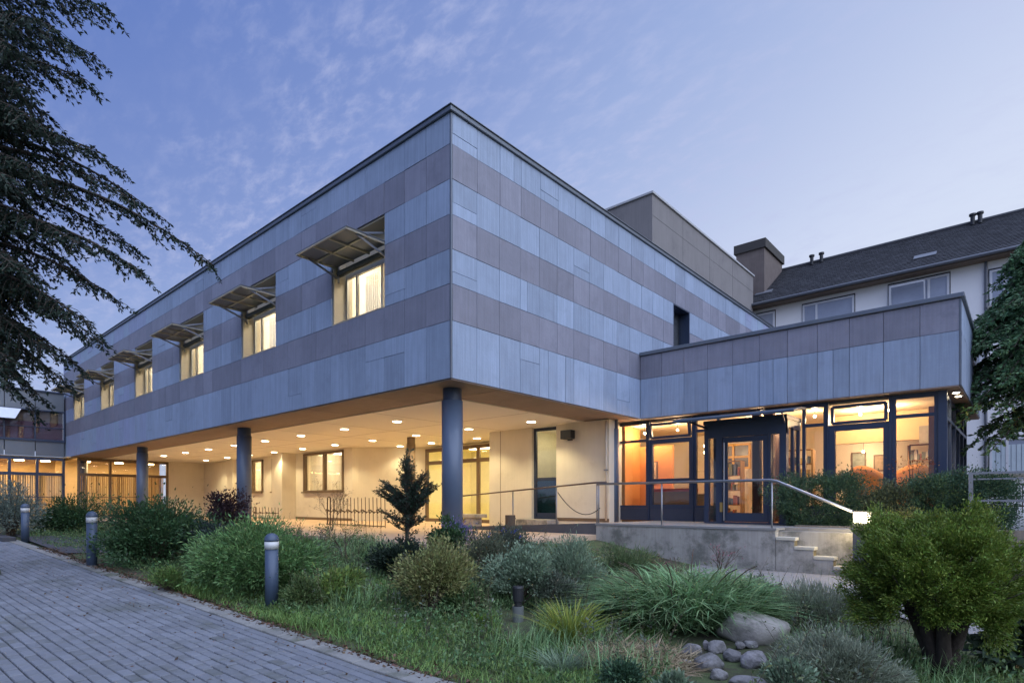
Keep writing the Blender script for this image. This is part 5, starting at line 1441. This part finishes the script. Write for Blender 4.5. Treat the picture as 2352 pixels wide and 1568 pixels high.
# ---- bare twiggy plants
def twiggy(name, label, base, h, spread, n, m_leaf, leafn, seedv, lean=0):
    random.seed(seedv)
    base = Vector(base); t = thing(name, label, 'shrub', base)
    s = MB(); ends = []
    def grow(p, d, L, r, lev):
        e = p + d * L
        mid = p.lerp(e, .5) + Vector((random.gauss(0, .04 * L), random.gauss(0, .04 * L), .03 * L))
        s.tube([p, mid, e], [r, r * .8, r * .6], 5)
        ends.append((mid, e, lev))
        if lev == 0 or r < .0025: return
        for _ in range(random.choice((2, 3))):
            nd_ = (d + Vector((random.gauss(0, spread), random.gauss(0, spread), random.gauss(.05, .25)))).normalized()
            grow(e if random.random() < .7 else mid, nd_, L * random.uniform(.55, .8), r * .62, lev - 1)
    for _ in range(n):
        grow(base - Vector((0, 0, .02)), Vector((random.gauss(lean, .25), random.gauss(0, .25), 1)).normalized(), h * .38, .012, 4)
    s.build('stems', M_TWIG, t)
    P = np.array([random.choice(ends)[1] + Vector((random.gauss(0, .03), random.gauss(0, .03), random.gauss(0, .03))) for _ in range(leafn)])
    V, F = leaves(P, RNG.normal(size=(leafn, 3)), .04 * RNG.uniform(.6, 1.3, leafn), .018)
    np_mesh('foliage', V, F, m_leaf, t)
twiggy('bare_sapling', 'small nearly bare sapling before the bicycle rack', gb(798, 1296), .95, .45, 2, G_OLIVE, 260, 5)
twiggy('dry_shrub', 'dry twiggy shrub in front of the pale wall behind the bicycle rack', Vector((-6.6, 1.3, .80)), 1.45, .40, 4, leaf_mat('leaf_dry', (.16, .13, .08), .03, .4), 380, 9, lean=-.1)
twiggy('red_flower_plant', 'thin stems with small red flowers before the terrace wall', gb(1655, 1320), .62, .35, 4, G_PINK, 60, 12)
twiggy('rose_stem', 'single thin plant with dark red blooms beside the gravel path', gb(1808, 1400), .34, .25, 2, G_RED, 40, 15)
twiggy('tall_weed', 'thin brown flowered weed left of the pink flowers', gb(1505, 1330), .45, .35, 4, G_PINK, 70, 18)
random.seed(21)

# ---- hedges on the bed beside the steps
def bed_bush(name, label, u0, u1, vt, yb, m, n, ll, lw, zb=1.06, dyw=.9, **k):
    p0, p1 = at_y(u0, vt, yb), at_y(u1, vt, yb)
    c = (p0 + p1) / 2; c = Vector((c.x, yb, zb))
    hgt = (p0.z + p1.z) / 2 - zb
    return bush(name, label, 'shrub', c, p1.x - p0.x, dyw, hgt, m, n, ll, lw, **k)
bed_bush('box_hedge', 'dense dark rounded hedge beside the entrance porch', 1798, 1975, 1088, 6.9, G_HEDGE, 26000, .050, .027, clumps=150, spread=.15, dyw=1.15, low=.05, boxy=True, stems=False)
bed_bush('box_hedge', 'dense dark rounded hedge under the right corner of the wing', 2085, 2250, 1090, 6.9, G_HEDGE, 26000, .050, .027, clumps=150, spread=.15, dyw=1.15, low=.05, boxy=True, stems=False)
bed_bush('box_hedge', 'dense dark hedge end beside the grey side railing', 2225, 2330, 1092, 6.85, G_HEDGE, 14000, .045, .024, clumps=100, spread=.16, dyw=1.0, zb=1.0, low=.05, boxy=True, stems=False)
bed_bush('mixed_shrub', 'loose rusty and grey leaved shrub between the two dark hedges', 1955, 2105, 1098, 6.75, leaf_mat('leaf_mixed', (0.085, 0.110, 0.060), .05, .5), 8000, .055, .03, clumps=50, spread=.2, dyw=.9)
bed_bush('trailing_juniper', 'olive trailing juniper hanging over the retaining wall', 1990, 2130, 1150, 6.35, G_OLIVE, 6500, .07, .016, clumps=45, spread=.2, dyw=.6, zb=.85, droop=.5, up=0)
bed_bush('maple_plant', 'slender reddish plant before the right glass bay', 2052, 2140, 1010, 7.6, G_RUSTL, 900, .05, .03, clumps=26, spread=.22, dyw=.5, spiky=8)
b = Vector((6.45, 11.2, TZ))
t = thing('indoor_palm', 'potted palm with dark narrow leaves inside the lounge', 'plant', b)
MB().lathe((b.x, b.y, b.z), [(.16, 0), (.2, .35), (.19, .36)], 16).build('pot', M_BLACK, t)
P = np.tile(np.array([b.x, b.y, b.z + 1.15]), (60, 1)); dd = rand_dirs(60); dd[:, 2] = np.abs(dd[:, 2]) * .8
V, F = leaves(P + dd * .06, dd, .48 * RNG.uniform(.6, 1.1, 60), .05); np_mesh('leaves', V, F, G_DEEP, t)
MB().tube([(b.x, b.y, b.z + .3), (b.x, b.y, b.z + 1.2)], .02, 6).build('stem', M_TWIG, t)

# ---- lawn and ground layers
def seen_at(x, y, z):
    d0, d1 = x - CAM[0], y - CAM[1]; Y = d0 * FW[0] + d1 * FW[1]; X = d0 * RT[0] + d1 * RT[1]
    return U0 + X / Y * FPX, V0 - (z - CAM[2]) / Y * FPX
def rock_bed(x, y):
    u, v = seen_at(x, y, gz_arr(x, y)); return ((u > 1535) & (u < 1800) & (v > 1425) & (v < 1640)) | ((u > 1150) & (u < 1230) & (v > 1400) & (v < 1470))
n = 60000
x = RNG.uniform(-3.0, 9.8, n); f = RNG.uniform(0, 1, n) ** 1.4
y = np.array([edge_y(a) for a in x]) + .06 + f * (2.2 + 1.2 * np.clip((x - 2) / 5, 0, 1))
keep = (np.sin(2.3 * x + 1.1) * np.sin(3.1 * y) + .35 * np.sin(9 * x + 4 * y) + RNG.uniform(-.9, 1.3, n)) > -.25
keep &= ~rock_bed(x, y); keep &= RNG.uniform(0, 1, n) < np.clip((y - np.array([edge_y(a) for a in x])) / .35, .12, 1)
x, y = x[keep], y[keep]
P = np.stack([x, y, gz_arr(x, y) - .015], 1)
long_ = .5 + .5 * np.sin(1.7 * x + .6) * np.sin(2.0 * y + 1)
V, F = blades(P, (.07 + .15 * long_ * RNG.uniform(.3, 1, len(x))), .0075 * RNG.uniform(.6, 1.4, len(x)), RNG.uniform(.2, 1.4, len(x)))
o = np_mesh('lawn_grass', V, F, G_GRASS, None, kind='stuff'); tag(o, 'uneven green grass between the drive edge and the shrubs', 'grass')
n = 17000
x = RNG.uniform(-14, 10, n); y = np.array([edge_y(a) for a in x]) + RNG.uniform(.3, 7.5, n)
ok = (y < -.9) | ((x > .2) & (y < 4.4) & (x < 4.2))
ok &= ~((x < -5.0) & (x > -13.5) & (y > -5) & (RNG.uniform(0, 1, n) < .6))
ok &= ~((x > 3.4) & (y > np.interp(x, [q[0] for q in PATH_B], [q[1] for q in PATH_B]))); ok &= ~rock_bed(x, y)
x, y = x[ok], y[ok]
P = np.stack([x, y, gz_arr(x, y) - .01], 1)
hgt = .05 + .22 * np.clip(np.sin(1.9 * x + 1) * np.sin(1.6 * y) + .25, 0, 1)
Q = np.repeat(P, 9, 0) + RNG.normal(size=(len(P) * 9, 3)) * np.array([.06, .06, .0]); Q[:, 2] += RNG.uniform(0, 1, len(Q)) * np.repeat(hgt, 9)
V, F = leaves(Q, RNG.normal(size=(len(Q), 3)) * .6 + np.array([0, 0, .7]), .055 * RNG.uniform(.5, 1.4, len(Q)), .022 * RNG.uniform(.5, 1.4, len(Q)))
o = np_mesh('ground_cover_leaves', V, F, leaf_mat('cover_green', (0.107, 0.175, 0.067), .04, .5, .25), None, kind='stuff'); tag(o, 'low mixed green weeds covering the garden soil', 'ground cover')
n = 30000
x = RNG.uniform(-3.5, 8.6, n); y = np.array([edge_y(a) for a in x]) + RNG.uniform(.9, 6.2, n)
pt = np.sin(1.4 * x + .3) * np.sin(1.7 * y + .9) + .4 * np.sin(4.1 * x - 2.2 * y)
ok = (pt + RNG.uniform(-.5, .5, n) > .15) & ((y < -.8) | (x > 1.0)) & ~((x > 3.4) & (y > np.interp(x, [q[0] for q in PATH_B], [q[1] for q in PATH_B]))) & ~rock_bed(x, y)
x, y, pt = x[ok], y[ok], pt[ok]
P = np.stack([x, y, gz_arr(x, y) - .015], 1)
V, F = blades(P, (.16 + .26 * np.clip(pt, 0, 1)) * RNG.uniform(.6, 1.2, len(x)), .006 * RNG.uniform(.6, 1.4, len(x)), RNG.uniform(.15, 1.1, len(x)))
o = np_mesh('long_grass', V, F, G_GRASS2, None, kind='stuff'); tag(o, 'long thin grass standing between the shrubs', 'grass')
for nm_, lab_, col_, ns_, hh_, lf_ in (('wild_stems', 'ragged green stems tangled through the whole bed', (.13, .165, .07), 620, .50, (.055, .016)), ('seed_stems', 'thin straw coloured seed stalks among the shrubs', (.26, .23, .13), 420, .58, (.035, .008)), ('weed_stems', 'grey leaved weeds rising between the mounds', (.15, .175, .125), 480, .42, (.06, .022))):
    x = RNG.uniform(-5.5, 8.0, ns_); y = np.array([edge_y(a) for a in x]) + .7 + RNG.uniform(0, 1, ns_) * 5.6
    ok = ((y < -.9) | (x > 1.0)) & ~((x > 3.4) & (y > np.interp(x, [q[0] for q in PATH_B], [q[1] for q in PATH_B]))) & ~rock_bed(x, y) & ((np.sin(2.1 * x) * np.sin(1.8 * y + 2) > -.55))
    x, y = x[ok], y[ok]; z = gz_arr(x, y); k = len(x)
    stm = MB(); LP, LD = [], []
    for i in range(k):
        h_ = hh_ * random.uniform(.5, 1.25); a_ = random.uniform(0, 6.283); ln_ = random.uniform(.1, .45) * h_
        p0 = Vector((x[i], y[i], z[i] - .02)); p2 = p0 + Vector((math.cos(a_) * ln_, math.sin(a_) * ln_, h_)); p1 = p0.lerp(p2, .5) + Vector((-math.cos(a_), -math.sin(a_), 0)) * ln_ * .25
        stm.tube([p0, p1, p2], [.004, .003, .0015], 3, caps=False)
        for j in range(16):
            f_ = random.uniform(.2, 1); q = (1 - f_) ** 2 * p0 + 2 * f_ * (1 - f_) * (p1 * 2 - (p0 + p2) * .5) + f_ * f_ * p2
            LP.append(q); LD.append((random.gauss(0, 1), random.gauss(0, 1), random.uniform(0, 1.1)))
    V, F = leaves(np.array(LP), np.array(LD), lf_[0] * RNG.uniform(.5, 1.3, len(LP)), lf_[1] * RNG.uniform(.5, 1.3, len(LP)))
    o = np_mesh(nm_, V, F, leaf_mat('leaf_' + nm_, col_, .05, .5, .3), None, kind='stuff'); tag(o, lab_, 'wild plants')
    stm.build('stalks', M_TWIG, o, kind='stuff')
n = 2600
x = RNG.uniform(-9, 6.5, n); y = np.array([edge_y(a) for a in x]) + np.abs(RNG.normal(size=n)) * .17 - .12
P = np.stack([x, y, gz_arr(x, y) + .014], 1); dd = RNG.normal(size=(n, 3)); dd[:, 2] *= .22
V, F = leaves(P, dd, .05 * RNG.uniform(.4, 1.4, n), .03 * RNG.uniform(.5, 1.3, n))
n2 = 260; x2 = RNG.uniform(-6, 5, n2); y2 = np.array([edge_y(a_) for a_ in x2]) - np.abs(RNG.normal(size=n2)) * .9
P2 = np.stack([x2, y2, np.array([drive_z(a_) for a_ in x2]) + .012], 1); d2 = RNG.normal(size=(n2, 3)); d2[:, 2] *= .15
V2, F2 = leaves(P2, d2, .042 * RNG.uniform(.4, 1.3, n2), .026 * RNG.uniform(.5, 1.3, n2)); F = np.concatenate([F, F2 + len(V)]); V = np.concatenate([V, V2])
o = np_mesh('leaf_litter', V, F, G_LITTER, None, kind='stuff'); tag(o, 'brown fallen leaves along the edge of the paving', 'leaf litter')

# ---- stones
def boulder(name, label, u, v, ru, rv, seed_, mm=None, group='stones in the rock bed'):
    """rounded stone; u, v is the middle of its visible body"""
    b = gb(u, v + rv * .85); s = px(b); Y = depth_of(b)
    c = at_depth(u, v + rv * .22, Y + ru * s * .5)
    rg = np.random.default_rng(seed_)
    nu, nv = 30, 20; V = []
    ph = rg.uniform(0, 6.28, 9)
    chips = [(v_ / np.linalg.norm(v_), rg.uniform(.70, .95)) for v_ in rg.normal(size=(9, 3))]
    for j in range(nv + 1):
        th = math.pi * j / nv
        for i in range(nu):
            a = 2 * math.pi * i / nu
            d = np.array([math.sin(th) * math.cos(a), math.sin(th) * math.sin(a), math.cos(th)])
            dd = np.sign(d) * np.abs(d) ** .82
            r = 1 + .07 * math.sin(3 * d[0] + ph[0]) + .06 * math.sin(4 * d[1] + ph[1]) + .06 * math.sin(3.5 * d[2] + ph[2]) + .03 * math.sin(8 * d[0] + 5 * d[1] + ph[3])
            q = dd * r
            for nk, hk in chips:
                e_ = q @ nk - hk
                if e_ > 0: q = q - nk * e_ * .85
            p = np.array(c) + np.array([RT[0], RT[1], 0]) * q[0] * ru * s + np.array([FW[0], FW[1], 0]) * q[1] * ru * s * .8 + np.array([0, 0, 1]) * q[2] * rv * s * 1.06
            V.append(p)
    F = [(j * nu + i, (j + 1) * nu + i, (j + 1) * nu + (i + 1) % nu, j * nu + (i + 1) % nu) for j in range(nv) for i in range(nu)]
    o = np_mesh(name, np.array(V), np.array(F), mm or M_STONE, None, smooth=True)
    return tag(o, label, 'stone', group)
M_BOULD = mat('boulder_granite', (.40, .365, .32), .85, vary=.3, scale=6, bump=.4, bump_scale=40, dirt=((.13, .12, .10), 2.2, .48, .7))
boulder('boulder', 'large pale rounded boulder before the strap leaf mound', 1728, 1436, 90, 43, 1, M_BOULD)
for i, (u, v, ru, rv, lab) in enumerate(((1588, 1492, 26, 18, 'purplish grey stone at the left end of the pebble group'), (1646, 1482, 22, 16, 'grey stone just left below the large boulder'),
        (1628, 1518, 36, 25, 'largest smooth grey stone in the middle of the pebble group'), (1574, 1520, 16, 9, 'small flat stone beneath the purplish stone'), (1652, 1548, 22, 14, 'whitish angular stone at the bottom of the pebble group'),
        (1684, 1502, 22, 16, 'mottled stone right of the largest smooth stone'), (1700, 1480, 12, 9, 'little pebble below the boulder'), (1722, 1478, 17, 10, 'dark grey pebble under the right half of the boulder'),
        (1728, 1512, 34, 22, 'broad grey stone below the boulder on the right'), (1715, 1562, 42, 12, 'flat grey stone cut by the bottom edge'), (1622, 1478, 8, 12, 'narrow upright pebble beside the purplish stone'))):
    boulder('stone', lab, u, v, ru, rv, 20 + i)

# ---- bollards
def bollard(pos, h, label, r=.098):
    x, y, z = pos
    t = thing('bollard_light', label, 'bollard', pos, 'bollards along the drive')
    o = MB().lathe((x, y, z - .05), [(r * .93, 0), (r * .93, h - .19)], 24).build('post', M_BOLLARD, t)
    for p_ in o.data.polygons: p_.use_smooth = len(p_.vertices) == 4
    o = MB().lathe((x, y, z + h - .24), [(r, 0), (r, .11)], 24).build('lens', M_LENS, t)
    for p_ in o.data.polygons: p_.use_smooth = len(p_.vertices) == 4
    dm = [(r * 1.03, 0), (r * 1.03, .025)] + [(r * math.cos(a), .025 + r * .95 * math.sin(a)) for a in np.linspace(.15, 1.45, 7)]
    MB().lathe((x, y, z + h - .13), dm, 24).build('cap', M_BOLLARD, t, smooth=True)
    return t
p = at_depth(624, 1392, 8.42); bollard((p.x, p.y, ground_z(p.x, p.y)), 1.22 - ground_z(p.x, p.y) + .0, 'nearest tall bollard standing at the paving edge before the juniper')
p = at_depth(211, 1250, 11.7); bollard((p.x, p.y, ground_z(p.x, p.y)), 1.485 - ground_z(p.x, p.y), 'middle bollard half hidden by the dark green shrub')
p = at_depth(58, 1232, 15.6); bollard((p.x, p.y, ground_z(p.x, p.y)), 1.63 - ground_z(p.x, p.y), 'farthest small bollard at the left by the low hedge')

# ---- small garden light, stump, racks, bench, boxes, cable
b = gb(1190, 1424)
t = thing('garden_light', 'small black garden light on a grey base among the shrubs', 'garden light', b)
s_ = px(b)
MB().lathe(b, [(.075, -.05), (.075, .19)], 18).build('base', mat('light_base', (.13, .14, .13), .7), t)
MB().lathe(b, [(.055, .19), (.055, .26)], 16).build('neck', M_BLACK, t)
MB().lathe(b, [(.072, .26), (.078, .44), (.07, .46)], 18).build('head', M_BLACK, t)
x = at_y(1172, 1200, 4.4)
t = thing('tree_stump', 'short cut log standing at the ramp rail', 'stump', (x.x, 4.4, .7))
MB().lathe((x.x, 4.4, .5), [(.16, 0), (.145, .3), (.15, .78)], 14).build('log', mat('log_bark', (.11, .085, .06), .95, vary=.3, scale=12, bump=.6), t, smooth=False)
MB().lathe((x.x, 4.4, 1.28), [(.13, 0), (.13, .008)], 14).build('cut_face', mat('cut_wood', (.34, .25, .16), .9, vary=.2), t)
def rack(name, label, x0, x1, y, z, h, n):
    t = thing(name, label, 'bicycle rack', (x0, y, z))
    MB().tube([(x0, y, z), (x0, y, z + h - .05), (x0 + .06, y, z + h), (x0 + .16, y, z + h), (x0 + .2, y, z + h - .06), (x0 + .2, y, z)], .022, 8).build('end_hoop', M_RUST, t)
    for i in range(1, n):
        xx = x0 + (x1 - x0) * i / (n - 1)
        MB().tube([(xx, y, z), (xx, y - .02, z + h * (.98 if i % 2 else .95))], .014, 6).build('upright', M_RUST, t)
        if i % 2: MB().tube([(xx - .12, y - .05, z + h * .46), (xx - .04, y - .16, z + h * .56), (xx + .06, y - .16, z + h * .56), (xx + .14, y - .05, z + h * .46)], .022, 6).build('wheel_holder', M_RUST, t)
    MB().tube([(x0, y, z + .05), (x1, y, z + .05)], .018, 6).tube([(x0, y, z + h * .5), (x1, y, z + h * .5)], .016, 6).build('long_bar', M_RUST, t)
q0 = at_y(752, 1195, 3.6); q1 = at_y(885, 1190, 3.6)
rack('bicycle_rack', 'brown metal bicycle rack of upright bars before the cream wall', q0.x, q1.x, 3.6, .80, 1.05, 17)
q0 = at_y(583, 1180, 5.9); q1 = at_y(640, 1180, 5.9)
rack('bicycle_rack', 'low small rack below the cream wall windows on the left', q0.x, q1.x, 5.9, .80, .62, 9)
t = thing('stone_bench', 'low stone bench blocks before the glazed double doors', 'bench', (-6.0, 6.2, .8))
box('seat', M_CONC, t, -6.9, -5.2, 5.9, 6.5, 1.12, 1.24, bevel=.015); box('support', M_CONC, t, -6.7, -6.3, 5.98, 6.42, .80, 1.118); box('support', M_CONC, t, -5.8, -5.4, 5.98, 6.42, .80, 1.118)
q = at_y(1308, 998, 6.9)
t = thing('wall_speaker', 'small black box mounted high on the cream wall beside the side door', 'wall box', (q.x, 6.9, q.z))
box('case', M_BLACK, t, q.x - .2, q.x + .2, 6.68, 6.92, q.z - .14, q.z + .13, bevel=.012); box('bracket', M_BLACK, t, q.x - .08, q.x + .1, 6.9, 6.938, q.z - .18, q.z - .145)
t = thing('hanging_cable', 'dark cable sagging between the ramp rail posts', 'cable', (-2.5, 4.9, 1.2))
pa, pb, pc_ = at_y(1281, 1130, 4.9), at_y(1335, 1190, 4.9), at_y(1378, 1166, 4.9)
pts = []
for i in range(15):
    s = i / 14
    pts.append((1 - s) ** 2 * Vector(pa) + 2 * s * (1 - s) * (Vector(pb) + Vector((-.02, 0, -.22))) + s * s * Vector(pc_))
MB().tube(pts, .012, 6).build('cable', M_BLACK, t, smooth=True)
q = at_y(1390, 1000, 6.8)
t = thing('downpipe', 'thin pale downpipe on the wall end beside the right column', 'pipe', (q.x, 6.8, TZ))
MB().tube([(q.x, 6.85, TZ), (q.x, 6.85, 4.1)], .035, 8).build('pipe', mat('pipe_cream', (.55, .47, .36), .6), t, smooth=True)
MB().box(q.x - .05, q.x + .05, 6.8, 6.9, 2.6, 2.64).build('bracket', M_STEEL, t)
